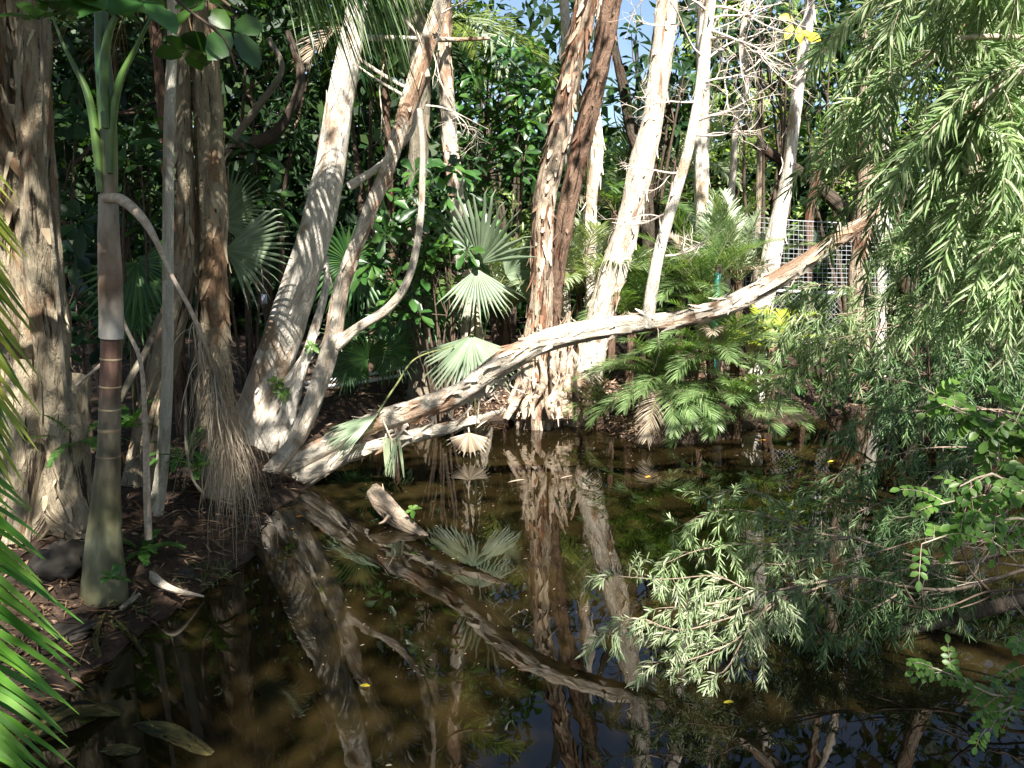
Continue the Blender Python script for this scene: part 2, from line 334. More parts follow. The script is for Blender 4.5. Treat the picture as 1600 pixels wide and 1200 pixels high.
# soil
m,nt,N,Lk=newmat('soil'); tc=N.new('ShaderNodeTexCoord')
n1=N.new('ShaderNodeTexNoise'); n1.inputs['Scale'].default_value=1.3; n1.inputs['Detail'].default_value=8; Lk.new(tc.outputs['Object'],n1.inputs['Vector'])
n2=N.new('ShaderNodeTexNoise'); n2.inputs['Scale'].default_value=28; n2.inputs['Detail'].default_value=6; n2.inputs['Roughness'].default_value=.7; Lk.new(tc.outputs['Object'],n2.inputs['Vector'])
r=ramp(N,[(.3,(.014,.01,.007)),(.48,(.035,.022,.015)),(.62,(.09,.055,.036)),(.78,(.19,.125,.085))]); ad=N.new('ShaderNodeMath'); ad.operation='MULTIPLY_ADD'; ad.inputs[1].default_value=.5
Lk.new(n2.outputs[0],ad.inputs[0]); sc=N.new('ShaderNodeMath'); sc.operation='MULTIPLY'; sc.inputs[1].default_value=.5; Lk.new(n1.outputs[0],sc.inputs[0]); Lk.new(sc.outputs[0],ad.inputs[2]); Lk.new(ad.outputs[0],r.inputs[0])
p=N.new('ShaderNodeBsdfPrincipled'); p.inputs['Roughness'].default_value=.8; p.inputs['Specular IOR Level'].default_value=.3; Lk.new(r.outputs[0],p.inputs['Base Color'])
bp=N.new('ShaderNodeBump'); bp.inputs['Strength'].default_value=.9; bp.inputs['Distance'].default_value=.04; Lk.new(n2.outputs[0],bp.inputs['Height']); Lk.new(bp.outputs[0],p.inputs['Normal'])
o=N.new('ShaderNodeOutputMaterial'); Lk.new(p.outputs[0],o.inputs[0]); M['soil']=m
# water: dark tannin water, silt in suspension
m,nt,N,Lk=newmat('pond_water'); tc=N.new('ShaderNodeTexCoord')
n1=N.new('ShaderNodeTexNoise'); n1.inputs['Scale'].default_value=.5; n1.inputs['Detail'].default_value=3; n1.inputs['Distortion'].default_value=.5; Lk.new(tc.outputs['Object'],n1.inputs['Vector'])
r=ramp(N,[(.34,(.006,.0042,.0016)),(.55,(.0145,.0102,.0036)),(.75,(.034,.025,.009))]); Lk.new(n1.outputs[0],r.inputs[0])
p=N.new('ShaderNodeBsdfPrincipled'); p.inputs['Roughness'].default_value=.015; p.inputs['IOR'].default_value=1.36; p.inputs['Specular IOR Level'].default_value=.62; Lk.new(r.outputs[0],p.inputs['Base Color'])
mp=N.new('ShaderNodeMapping'); mp.inputs['Scale'].default_value=(1,.55,1); Lk.new(tc.outputs['Object'],mp.inputs[0])
n2=N.new('ShaderNodeTexNoise'); n2.inputs['Scale'].default_value=4.5; n2.inputs['Detail'].default_value=2; Lk.new(mp.outputs[0],n2.inputs['Vector'])
bp=N.new('ShaderNodeBump'); bp.inputs['Strength'].default_value=.06; bp.inputs['Distance'].default_value=.02; Lk.new(n2.outputs[0],bp.inputs['Height']); Lk.new(bp.outputs[0],p.inputs['Normal'])
o=N.new('ShaderNodeOutputMaterial'); Lk.new(p.outputs[0],o.inputs[0]); M['water']=m
# palm shaft : colours change along the stem (real colouring of the ringed trunk)
def stemmat(name,stops,length,ring=0.0,rough=.6):
    m,nt,N,Lk=newmat(name); at=N.new('ShaderNodeAttribute'); at.attribute_name='bk'; sx=N.new('ShaderNodeSeparateXYZ'); Lk.new(at.outputs['Vector'],sx.inputs[0])
    d=N.new('ShaderNodeMath'); d.operation='DIVIDE'; d.inputs[1].default_value=length; Lk.new(sx.outputs['Z'],d.inputs[0])
    n=N.new('ShaderNodeTexNoise'); n.inputs['Scale'].default_value=9; n.inputs['Detail'].default_value=6; mp=N.new('ShaderNodeMapping'); mp.inputs['Scale'].default_value=(1,1,.5); Lk.new(at.outputs['Vector'],mp.inputs[0]); Lk.new(mp.outputs[0],n.inputs['Vector'])
    r=ramp(N,stops); Lk.new(d.outputs[0],r.inputs[0])
    mx=N.new('ShaderNodeMix'); mx.data_type='RGBA'; mx.blend_type='MULTIPLY'; mx.inputs[0].default_value=1; Lk.new(r.outputs[0],mx.inputs[6])
    r2=ramp(N,[(.3,(.4,.4,.33)),(.5,(.95,.93,.85)),(.56,(1.05,1.05,1)),(.7,(1.6,1.6,1.5))]); Lk.new(n.outputs[0],r2.inputs[0]); Lk.new(r2.outputs[0],mx.inputs[7])
    p=N.new('ShaderNodeBsdfPrincipled'); p.inputs['Roughness'].default_value=rough; Lk.new(mx.outputs[2],p.inputs['Base Color'])
    bp=N.new('ShaderNodeBump'); bp.inputs['Strength'].default_value=.25; bp.inputs['Distance'].default_value=.02; Lk.new(n.outputs[0],bp.inputs['Height']); Lk.new(bp.outputs[0],p.inputs['Normal'])
    o=N.new('ShaderNodeOutputMaterial'); Lk.new(p.outputs[0],o.inputs[0]); return m

# ---------- shore, ground, water
shore=[onz(*p) for p in [(-160,1230),(0,1165),(130,1062),(215,1000),(330,925),(385,880),(410,830),(440,790),(490,748),(560,702),(650,668),(720,657),(850,655),(935,668),(1000,695),(1100,692),(1200,668),(1300,648),(1450,642),(1650,640)]]
shore=[(p.x,p.y) for p in shore]+[(13,11),(13,-5),(-2.5,-5)]
SH=np.array(shore)
def sdist(X,Y):
    d=np.full(X.shape,1e9); ins=np.zeros(X.shape,bool); n=len(SH)
    for i in range(n):
        a=SH[i]; b=SH[(i+1)%n]; e=b-a; t=np.clip(((X-a[0])*e[0]+(Y-a[1])*e[1])/(e@e),0,1)
        d=np.minimum(d,np.hypot(X-a[0]-t*e[0],Y-a[1]-t*e[1]))
        c=((a[1]>Y)!=(b[1]>Y)); xi=a[0]+(Y-a[1])*e[0]/(e[1] if abs(e[1])>1e-9 else 1e-9); ins^=(c&(X<xi))
    return np.where(ins,-d,d)
def hnoise(x,y): return noise.noise((x*1.1,y*1.1,0))*.09+noise.noise((x*3.1,y*3.1,4))*.045+noise.noise((x*8,y*8,7))*.02
def gz(x,y):
    s=float(sdist(np.array([x]),np.array([y]))[0]); return gh(s,x,y)
def gh(s,x,y):
    s=s+.16*noise.noise((x*1.3,y*1.3,2))+.08*noise.noise((x*4,y*4,5))+.03*noise.noise((x*11,y*11,5))
    if s>0:
        t=min(1,s/1.1); return -.02+ .1*min(1,s/.12)+.25*(t*t*(3-2*t))+hnoise(x,y)*min(1,.25+s*1.4)
    return -.02+max(-.6,s*.9)
xs=np.unique(np.concatenate([np.arange(-8,8.01,.1),-8-np.geomspace(.2,150,26),8+np.geomspace(.2,150,26)]))
ys=np.unique(np.concatenate([np.arange(1,15.01,.1),1-np.geomspace(.2,60,18),15+np.geomspace(.2,200,26)]))
X,Y=np.meshgrid(xs,ys); S=sdist(X,Y); Z=np.array([[gh(S[j,i],X[j,i],Y[j,i]) for i in range(len(xs))] for j in range(len(ys))])
g=MB(); idx=np.arange(X.size).reshape(X.shape)
g.add(np.stack([X,Y,Z],-1).reshape(-1,3),[np.stack([idx[:-1,:-1],idx[:-1,1:],idx[1:,1:],idx[1:,:-1]],-1).reshape(-1,4)])
tag(g.build('ground',M['soil']),kind='structure')
w=MB(); w.add([(-7.2,-4.9,0),(12.9,-4.9,0),(12.9,13.4,0),(-7.2,13.4,0)],[np.array([[0,1,2,3]])]); tag(w.build('water',M['water'],smooth=False),kind='structure')

# ---------- tree builder
TREES=[]
def ptrunk(name,label,cat,pts,mat,seg=20,rag=.12,flare=.0,flakes=60,top=8.5,group=None,groove=.2,crown=True,step=.07,fl=.12,extra=None,sink=.25,flare_h=.8,topk=.65):
    """pts: (px,py,depth,width_px) from the base upwards"""
    W=[P3(a,b,c) for a,b,c,_ in pts]; r=[w_/2/F*c/(1.03+.8*rag+.7*groove)*(1 if pts[0][2]<8 else .82) for _,_,c,w_ in pts]
    dn=(W[0]-W[1]).normalized(); sink=max(sink,(W[0].z-gz(W[0].x,W[0].y)+.2)/max(.5,-dn.z))
    W=[W[0]+dn*sink]+W; r=[r[0]*1.05]+r
    if top and W[-1].z<top:
        d=(W[-1]-W[-2]).normalized(); d=(d+V(0,0,.5)).normalized(); k=(top-W[-1].z)/d.z
        for q in (.33,.66,1.0):
            W.append(W[-1]+(d*k/3)+V(rnd(-.15,.15),rnd(-.15,.15),0)); r.append(r[-1]*(.82 if q<1 else topk))
    base=V(W[1].x,W[1].y,max(0,gz(W[1].x,W[1].y)) if W[1].z<1.5 else W[1].z)
    e=empty(name,base,label,cat,group)
    mb=MB(); cp,T,cr=tube(mb,W,r,seg=seg,step=step,rag=rag,flare=flare,flakes=int(flakes*(1.7 if pts[0][2]>8 else 1)),seed=len(TREES)+1,groove=groove,fl=fl*(1.05 if pts[0][2]>8 else 1),flare_h=flare_h)
    if extra: extra(mb)
    mb.build('trunk',mat,e)
    if crown: TREES.append(dict(e=e,top=W[-1],r=r[-1],mat=mat,cl=[]))
    return e
G1='paperbark trees around the pond'
# left group
def roots_left(mb):
    for a,b in (((70,790),(10,880)),((95,790),(150,850)),((40,700),(30,850)),((110,720),(135,830)),((20,760),(-40,860))):
        tube(mb,[P3(a[0],a[1]-130,6.25),P3(a[0],a[1],6.0),P3(b[0],b[1],5.75)],[.16,.16,.08],seg=10,step=.08,rag=.25,flakes=14)
    tube(mb,[P3(75,850,6.1),P3(85,640,6.1),P3(62,300,6.1),P3(50,0,6.2),P3(50,-200,6.2)],[.15,.13,.12,.1,.08],seg=14,step=.07,rag=.3,flakes=50)
ptrunk('paperbark_tree','huge flaky paperbark at the left edge with a spreading furrowed base','tree',
  [(45,835,6.2,200),(38,740,6.25,170),(25,560,6.3,130),(12,350,6.35,105),(-5,150,6.4,90),(-20,-50,6.5,80)],M['bark_tan'],seg=56,rag=.24,flare=.12,flakes=420,group=G1,groove=.35,extra=roots_left,step=.04,fl=.15)
ptrunk('paperbark_tree','tan paperbark leaning right, left one of the pair behind the pale vine stem','tree',
  [(210,778,7.4,58),(236,650,7.4,56),(260,540,7.4,54),(283,440,7.4,46),(291,380,7.4,42),(289,280,7.4,34),(286,180,7.5,30),(287,0,7.5,28)],M['bark_tan'],seg=30,rag=.17,flare=.3,flakes=200,group=G1,step=.04,fl=.12)
ptrunk('paperbark_tree','straight tan paperbark beside the hanging dead frond, right one of the pair','tree',
  [(342,765,7.5,70),(335,640,7.5,72),(334,480,7.5,56),(330,300,7.5,52),(322,130,7.6,48),(318,0,7.6,46)],M['bark_tan'],seg=30,rag=.14,flare=.2,flakes=220,group=G1,step=.04,fl=.12)
ptrunk('slender_trunk','slim straight pale grey stem standing in front of the tan paperbark pair','tree',
  [(242,800,6.6,30),(252,740,6.6,24),(261,600,6.6,20),(262,400,6.6,20),(264,200,6.6,18),(268,0,6.7,15)],M['bark_pale'],seg=14,rag=.08,flakes=0,groove=.05,step=.04,flare=.3,flare_h=.3)
# white leaning
def stub7(mb):
    tube(mb,[P3(545,292,9.0),P3(590,262,9.0),P3(620,235,8.9),P3(645,200,8.9),P3(652,150,8.9)],[.05,.035,.035,.03,.025],seg=8,step=.06,rag=.15)
    tube(mb,[P3(420,700,9.1),P3(450,620,9.1),P3(478,560,9.1)],[.16,.13,.06],seg=12,step=.05,rag=.35,flakes=40)
    tube(mb,[P3(455,760,9),P3(448,690,9),P3(462,610,9.0),P3(505,470,9.05),P3(512,400,9.1)],[.09,.08,.07,.04,.02],seg=10,step=.06,rag=.3,flakes=30)
ptrunk('paperbark_tree','thick pale trunk leaning right with curved frond shadows across it','tree',
  [(385,690,9.2,92),(408,620,9.2,84),(450,500,9.2,80),(488,380,9.2,68),(512,280,9.2,66),(528,180,9.2,58),(545,80,9.2,52),(562,0,9.2,46)],M['bark_white'],seg=30,rag=.07,flakes=90,group=G1,groove=.14,extra=stub7,step=.06,flare=.15,fl=.09)
def branch8(mb):
    tube(mb,[P3(525,540,8.5),P3(560,512,8.5),P3(608,480,8.5),P3(640,430,8.5),P3(657,340,8.5),P3(660,230,8.5),P3(655,170,8.5)],[.075,.055,.05,.045,.035,.028,.03],seg=9,step=.05,rag=.15)
    tube(mb,[P3(668,120,8.5),P3(655,60,8.5),P3(628,25,8.5),P3(610,-10,8.5)],[.03,.02,.016,.012],seg=6,step=.08)
    tube(mb,[P3(640,155,8.5),P3(590,125,8.6),P3(555,100,8.6)],[.018,.014,.009],seg=6,step=.08)
    twigs(mb,P3(665,165,8.4),V(.8,0,.1),.7,.012,3,.02,.8,3)
    twigs(mb,P3(672,70,8.4),V(.3,0,-1),.9,.009,2,.05,.5,2)
    twigs(mb,P3(690,20,8.4),V(1,0,.3),1.0,.009,2,.0,.6,2)
    twigs(mb,P3(600,100,8.6),V(-.1,0,-1),.8,.008,2,.1,.5,2)
ptrunk('paperbark_tree','thin knobbly cream trunk leaning right with a curved side branch','tree',
  [(425,735,8.5,46),(462,690,8.5,38),(500,600,8.5,42),(520,530,8.5,44),(535,450,8.5,36),(565,360,8.5,32),(605,265,8.5,32),(640,160,8.5,36),(665,80,8.5,38),(690,0,8.5,34)],M['bark_cream'],seg=18,rag=.2,flakes=90,group=G1,extra=branch8,step=.045,fl=.09)
ptrunk('paperbark_tree','grey straight trunk directly behind the thin knobbly leaning one','tree',
  [(668,640,12,95),(658,560,12,58),(652,450,12,50),(650,300,12,44),(655,150,12,46),(648,0,12,42)],M['bark_grey'],seg=24,rag=.12,flare=.35,flakes=80,group=G1)
ptrunk('paperbark_tree','brown peeling trunk at top centre, right of the grey one','tree',
  [(745,600,12.4,70),(728,450,12.4,50),(712,300,12.4,40),(700,180,12.4,38),(694,80,12.4,34),(692,0,12.4,34)],M['bark_cream'],seg=22,rag=.2,flakes=90,group=G1)
def base11(mb):
    for k in range(30):
        x=rnd(792,950); d=rnd(10.9,11.6); c=868+(x-868)*.45; y0=rnd(470,585); hx=rnd(-14,14)
        tube(mb,[P3(c+rnd(-22,22),y0,d+.1),P3((c+x)/2+hx,(y0+650)/2,d),P3(x+rnd(-6,6),630,d-.1),P3(x+(x-868)*.12+rnd(-8,8),656,d-.25)],[.015,rnd(.03,.075),rnd(.04,.09),rnd(.02,.05)],seg=9,step=.05,rag=.5,flakes=16,fl=.09)
def second11(mb):
    base11(mb)
ptrunk('paperbark_tree','red brown peeling trunk in the centre leaning right towards the sky gap','tree',
  [(838,645,11.3,110),(834,560,11.3,76),(846,450,11.3,58),(848,330,11.3,56),(869,230,11.3,54),(892,120,11.3,52),(914,20,11.3,52),(926,-60,11.3,50)],M['bark_brown'],seg=30,rag=.2,flare=.25,flakes=260,group=G1,extra=base11,step=.06,groove=.3,fl=.15)
ptrunk('paperbark_tree','shade darkened upper trunk pressed against the red brown peeling one','tree',
  [(858,520,11.5,50),(876,380,11.35,50),(903,250,11.35,48),(932,130,11.35,50),(950,40,11.35,52),(960,-40,11.35,52)],M['bark_deep'],seg=24,rag=.25,flakes=90,group=G1,sink=1.2,groove=.3)  # shadow on this second trunk is put into the darker bark colour
ptrunk('paperbark_tree','chalk white narrow trunk hanging bark between the two large central trunks','tree',
  [(925,560,12.2,20),(922,400,12.2,26),(924,310,12.2,34),(932,240,12.2,32),(928,160,12.2,27),(938,60,12.2,28),(945,-20,12.2,26)],M['bark_white'],seg=18,rag=.2,flakes=70,group=G1,fl=.12)
ptrunk('paperbark_tree','thin sunlit trunk half hidden behind the red brown peeling one','tree',
  [(886,520,12.6,24),(884,400,12.6,26),(890,280,12.6,24),(888,150,12.8,22),(880,0,12.8,20)],M['bark_white'],seg=14,rag=.2,flakes=40,group=G1)
ptrunk('paperbark_tree','big cream and grey trunk leaning right behind the fallen log','tree',
  [(905,640,11.5,80),(920,570,11.5,78),(945,470,11.5,68),(975,370,11.5,60),(1000,270,11.5,58),(1022,170,11.5,50),(1035,80,11.5,52),(1045,-20,11.5,50)],M['bark_cream'],seg=28,rag=.16,flare=.2,flakes=170,group=G1,groove=.25,step=.06)
ptrunk('paperbark_tree','straight white trunk right of the forked limb, behind twiggy branches','tree',
  [(1098,560,13,34),(1097,400,13,32),(1096,290,13,34),(1098,180,13,28),(1100,60,13,34),(1102,-20,13,30)],M['bark_white'],seg=18,rag=.15,flakes=60,group=G1)
ptrunk('slender_trunk','thin wavy brown trunk between the white trunk and the bright leaning one','tree',
  [(1135,420,14,22),(1142,320,14,16),(1150,200,14,14),(1165,140,14,15),(1160,60,14,15),(1170,-20,14,14)],M['bark_cream'],seg=12,rag=.15,flakes=10,sink=2)
ptrunk('slender_trunk','thinnest dark pole trunk just left of the bright leaning trunk','tree',
  [(1182,400,14.5,14),(1186,280,14.5,13),(1188,150,14.5,12),(1190,0,14.5,11)],M['bark_tan'],seg=10,rag=.1,flakes=6,sink=2)
ptrunk('paperbark_tree','brilliant white lower trunk leaning right in front of the wire fence','tree',
  [(1180,590,12.2,46),(1185,520,12.2,44),(1198,440,12.2,46),(1215,350,12.2,38),(1232,270,12.2,28),(1243,180,12.2,26),(1253,90,12.2,30),(1265,0,12.2,22)],M['bark_white'],seg=22,rag=.14,flakes=80,group=G1,flare=.3)
ptrunk('paperbark_tree','golden brown shaggy trunk standing at the right end of the wire fence','tree',
  [(1340,590,12.4,60),(1338,520,12.4,52),(1340,430,12.4,44),(1350,330,12.4,38),(1352,200,12.4,32),(1352,100,12.4,26),(1355,0,12.4,22)],M['bark_brown'],seg=20,rag=.2,flakes=90,group=G1)
ptrunk('paperbark_tree','pale thin trunk right of the golden shaggy one, screened by weeping leaves','tree',
  [(1375,560,13.5,26),(1378,400,13.5,24),(1383,250,13.5,22),(1386,80,13.5,22),(1388,-20,13.5,20)],M['bark_white'],seg=16,rag=.15,flakes=40,group=G1)
ptrunk('paperbark_tree','shaded brown trunk glimpsed behind the weeping foliage at the right','tree',
  [(1545,560,9.5,60),(1540,400,9.5,46),(1520,250,9.5,40),(1500,100,9.5,36),(1490,-20,9.5,34)],M['bark_brown'],seg=18,rag=.18,flakes=60,group=G1)
# unseen trees added off frame so their canopies shade the pond
def shade_tree(name,label,x,y,r,lean):
    e=empty(name,V(x,y,max(0,gz(x,y))),label,'tree','unseen shade trees added around the viewpoint')
    mb=MB(); W=[V(x,y,-.2),V(x+lean*.3,y,2.5),V(x+lean*.5,y,5),V(x+lean,y,8.5)]; tube(mb,W,[r*1.3,r,r*.8,r*.4],seg=16,step=.12,rag=.15,flare=.3); mb.build('trunk',M['bark_tan'],e)
    TREES.append(dict(e=e,top=W[-1],r=r*.4,mat=M['bark_tan'],cl=[]))
shade_tree('paperbark_tree','unseen paperbark added beyond the left side, shading the near bank',-6.2,3.2,.25,.5)
shade_tree('paperbark_tree','unseen shade paperbark added beyond the right side, over the weeping branches',6.4,3.6,.25,-.6)
shade_tree('paperbark_tree','unseen shade paperbark added back from the water behind the viewer',-3.6,-6.2,.28,.4)
shade_tree('paperbark_tree','second unseen shade paperbark added behind the viewer, further right',3.4,-6.4,.24,-.3)

# ---------- fallen log across the pond
LG=[(395,765,8.7,40),(450,728,8.6,42),(520,695,8.4,42),(580,662,8.3,43),(650,640,8.1,43),(720,615,7.9,44),(790,565,7.7,46),(850,535,7.6,42),(920,518,7.5,40),(1000,505,7.4,36),(1060,500,7.3,32),(1130,480,7.2,34),(1190,452,7.2,32),(1250,415,7.1,30),(1310,372,7.0,27),(1365,338,6.9,17),(1405,300,6.85,8)]
lb=P3(430,750,8.65); log=empty('fallen_log',V(lb.x,lb.y,.1),'long pale fallen trunk bridging the pond diagonally from the left bank','fallen log')
mb=MB(); tube(mb,[P3(a,b,c) for a,b,c,_ in LG],[w_/2/F*c*.8 for _,_,c,w_ in LG],seg=26,step=.045,rag=.16,flakes=260,seed=31,groove=.22,fl=.11)
# ragged bark sheet hanging under it
for k in range(26):
    t=rnd(520,870); d=8.2-(t-520)/400*.6; y0=np.interp(t,[520,580,650,720,790,870],[702,680,655,632,588,548]); 
    tube(mb,[P3(t,y0+4,d),P3(t+rnd(-18,10),y0+rnd(8,22),d),P3(t+rnd(-26,14),y0+rnd(16,42),d)],[.02,.013,.004],seg=5,step=.05,rag=.4,cap=False)
lo=mb.build('trunk',M['bark_cream'],log)
mb=MB(); tube(mb,[P3(455,760,8.5),P3(540,712,8.3),P3(610,690,8.15),P3(700,668,8.0),P3(790,640,7.95)],[.1,.09,.07,.06,.02],seg=12,step=.05,rag=.45,flakes=50,seed=5); mb.build('loose_bark',M['bark_cream'],log)
mb=MB(); LM=[(1012,512,7.35,22),(1016,470,7.35,24),(1028,400,7.35,22),(1050,320,7.35,22),(1075,235,7.35,20),(1092,150,7.35,18),(1100,80,7.35,20),(1112,-10,7.35,20),(1125,-150,7.35,16)]
tube(mb,[P3(a,b,c) for a,b,c,_ in LM],[w_/2/F*c*.8 for _,_,c,w_ in LM],seg=14,step=.05,rag=.14,flakes=50,seed=8,fl=.07); mb.build('limb',M['bark_white'],log)
mb=MB()
for (a,b,dx,dz,L_) in ((1080,210,1,-.2,.55),(1095,130,1,.3,.6),(1100,90,-1,.2,.6),(1105,60,1,.1,.7),(1108,30,.8,.5,.6),(1108,20,-.7,.6,.6),(1085,190,1,.2,.7),(1100,70,.3,1,.6),(1065,270,-.6,.1,.5),(1092,160,-1,-.1,.4),(1048,330,-.4,-.3,.5),(1104,45,1,-.4,.7),(1040,400,.6,-.1,.4),(1108,10,1,0,.8),(1106,50,.7,-.7,.6),(1102,95,.9,.6,.6)):
    mb=MB(); twigs(mb,P3(a,b,7.35),V(dx,rnd(-.5,.5),dz),L_*1.1,.012,3,.0,.9,3,.3); mb.build('twig',M['twig_pale'],log)
for (a,b,dx,dz,L_) in ((1025,505,.1,-1,.35),(1150,465,.2,-.8,.25),(870,520,.1,.6,.1)): mb=MB(); twigs(mb,P3(a,b,7.3),V(dx,0,dz),L_,.006,1,.05,.5,2); mb.build('twig',M['twig'],log)
# ---------- background twiggy/crooked branches (things of their own trees)
# ---------- foliage regions
def ell(regs,dens):
    out=[]
    for (px,py,d,rx,ry,rz) in regs:
        n=max(1,int(dens*rx*ry*math.pi*1e-4*(d/8)**0)); 
        o=rng.normal(size=(n,3)); o=unit(o)*(rng.uniform(0,1,(n,1))**.45)
        for q in o:
            p=P3(px+q[0]*rx,py-q[2]*ry,d+q[1]*rz)
            if p.z>.25: out.append((p,Vector(q)))
    return out
def plant(name,label,cat,base,regs,kind,dens,mat,L,W,stems=6,group=None,k=7,sm=None,sr=.015,tm=None,n=16,r=.3,partname='crown',down=.25):
    c=ell(regs,dens); base=Vector(base)
    e=empty(name,base,label,cat,group); ml=MB(); ms=MB()
    cs=np.array([tuple(p) for p,_ in c]); ax=np.array([(q.x*.7,q.y*.7-.35,q.z*.4+.75) for _,q in c])
    if kind=='rosette': rosettes(ml,cs,ax+rng.normal(size=ax.shape)*.25,k,L,W,tm or 'obov')
    elif kind=='cloud': cloud(ml,cs,r,n,L,W,tm or 'ovate',down)
    elif kind=='hang':
        for p,q in c: hang(ms,ml,p,V(q.x+rnd(-.5,.5),q.y*.6-.2,rnd(-.2,.5)),rnd(.3,.7)*r,L,W,.3,.016)
    elif kind=='frondlet':
        for p,q in c: frond(ms,ml,p,V(q.x*1.4+rnd(-.6,.6),q.y-.4+rnd(-.4,.4),rnd(.1,.9)),r*rnd(.7,1.2),L,W,n=n,grav=1.3,ang=60,ldroop=.3,r0=.006)
    # woody skeleton
    if stems:
        pick=random.sample(range(len(cs)),min(stems,len(cs)))
        for i in pick:
            t=Vector(cs[i]); mid=base.lerp(t,.55)+V(rnd(-.2,.2),rnd(-.2,.2),rnd(0,.4))*(t-base).length*.25
            b0=base+V(rnd(-.08,.08),rnd(-.08,.08),-.1)
            tube(ms,[b0,b0.lerp(mid,.5)+V(0,0,.1),mid,t],[sr*1.6,sr*1.3,sr,sr*.35],seg=7,step=.2,rag=.1)
            for q in range(4):
                j=random.randrange(len(cs)); tt=Vector(cs[j])
                if (tt-t).length<1.6: tube(ms,[mid.lerp(t,.6),mid.lerp(tt,.75)+V(0,0,.05),tt],[sr*.5,sr*.35,sr*.2],seg=5,step=.25,cap=False)
    ml.build(partname,mat,e)
    if ms.n: ms.build('trunk' if cat=='tree' else 'stem',sm or M['twig_brown'],e)
    return e
def gb(px,py,z=None):
    p=onz(px,py,.3); p.z=gz(p.x,p.y); return p
def bxy(px,d):
    x=(px-800)/F*d; return V(x,d,gz(x,d))
GB='background trees behind the pond'; GS='leafy shrubs under the paperbarks'
# near top-left leafy branch (tree off-frame left; hangs in)
e=plant('coral_tree','large rounded dark leaves hanging in at the top left corner','tree',V(-5.2,3.4,max(0,gz(-5.2,3.4))),
  [(60,20,4.2,90,45,.4),(180,10,4.3,90,45,.4),(120,45,4.2,90,35,.4),(320,40,4.6,50,60,.4),(350,105,4.6,45,40,.3),(250,-10,4.5,110,30,.4),(372,40,4.6,30,50,.3),(90,-30,4.2,120,30,.4),(290,80,4.6,35,30,.3)],'rosette',2.4,M['broad'],.2,.14,stems=0,k=4,tm='ovate')
mb=MB(); tube(mb,[V(-5.2,3.4,-.2),V(-5.1,3.5,2.4),V(-4.6,3.7,4.2),P3(0,-120,4.2)],[.13,.1,.07,.035],seg=12,step=.1,rag=.1)
for lp in ([(0,-120),(100,-60),(160,5),(190,30)],[(0,-120),(40,-40),(60,30)],[(100,-60),(220,-40),(300,20),(350,60),(370,110)],[(220,-40),(300,-30),(360,10)]): tube(mb,[P3(a,b,4.3) for a,b in lp],[.02,.012,.008,.006,.005][:len(lp)],seg=7,step=.1)
mb.build('trunk',M['twig_brown'],e)
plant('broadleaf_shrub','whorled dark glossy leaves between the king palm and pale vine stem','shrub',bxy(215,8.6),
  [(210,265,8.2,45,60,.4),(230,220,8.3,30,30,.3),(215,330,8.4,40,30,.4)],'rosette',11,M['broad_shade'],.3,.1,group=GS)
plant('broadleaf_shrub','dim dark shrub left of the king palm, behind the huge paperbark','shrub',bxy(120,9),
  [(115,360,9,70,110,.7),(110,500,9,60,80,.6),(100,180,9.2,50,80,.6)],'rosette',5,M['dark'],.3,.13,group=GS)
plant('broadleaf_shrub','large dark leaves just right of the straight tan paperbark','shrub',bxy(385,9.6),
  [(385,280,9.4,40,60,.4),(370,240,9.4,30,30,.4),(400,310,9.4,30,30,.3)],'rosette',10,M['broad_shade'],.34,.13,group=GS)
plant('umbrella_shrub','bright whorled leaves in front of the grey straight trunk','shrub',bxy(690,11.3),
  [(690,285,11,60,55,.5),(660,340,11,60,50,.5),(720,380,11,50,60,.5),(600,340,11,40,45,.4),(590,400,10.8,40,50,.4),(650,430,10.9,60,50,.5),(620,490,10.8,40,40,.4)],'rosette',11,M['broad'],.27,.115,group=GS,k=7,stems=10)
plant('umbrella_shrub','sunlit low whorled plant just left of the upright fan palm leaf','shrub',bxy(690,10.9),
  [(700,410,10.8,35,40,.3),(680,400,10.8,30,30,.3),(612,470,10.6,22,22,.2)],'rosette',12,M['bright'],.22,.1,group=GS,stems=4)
plant('magnolia_tree','glossy drooping leaved tree behind the trunks at upper centre','tree',bxy(780,13.5),
  [(775,150,13,60,80,.8),(810,220,13,50,70,.8),(770,260,13,50,60,.8),(790,90,13.2,50,50,.8),(740,190,13.2,40,60,.8),(820,130,13,40,60,.6),(720,300,13,30,40,.6)],'rosette',15,M['broad'],.3,.12,group=GB,k=6,stems=6,sr=.03)
plant('dark_tree','dark leaved tree silhouetted against the sky gap at top centre','tree',bxy(990,15.5),
  [(985,55,15,22,26,.5),(1005,110,15,24,20,.5),(965,145,15,26,18,.5),(990,165,15,36,12,.5),(1060,140,15,30,60,.6)],'rosette',20,M['dark'],.34,.13,group=GB,stems=8,sr=.035)
plant('dark_tree','dark leaves above the thin wavy trunks at the upper right','tree',bxy(1200,15),
  [(1185,70,14.5,55,80,.8),(1230,150,14.8,40,30,.8),(1290,60,14.5,40,40,.8)],'rosette',7,M['dark'],.36,.15,group=GB,stems=8,sr=.03)
plant('bright_tree','yellow green sunlit tree beyond the fence, left of the bright leaning trunk','tree',bxy(1170,17),
  [(1140,240,16.5,90,100,1.2),(1220,220,17,60,90,1),(1080,270,17,60,90,1),(1170,330,16.5,90,60,1),(970,260,16.5,60,70,1)],'cloud',5,M['sunny_far'],.16,.06,group=GB,stems=8,n=26,r=.35,sr=.04,tm='lance')
plant('bright_tree','loose pale green tree beyond the fence at its right end','tree',bxy(1330,16.5),
  [(1310,130,16,70,90,1),(1300,240,16,70,80,1),(1400,200,16,90,120,1),(1300,300,16,60,50,1)],'cloud',5,M['sunny_far'],.15,.05,group=GB,stems=8,n=26,r=.35,sr=.04,tm='lance')
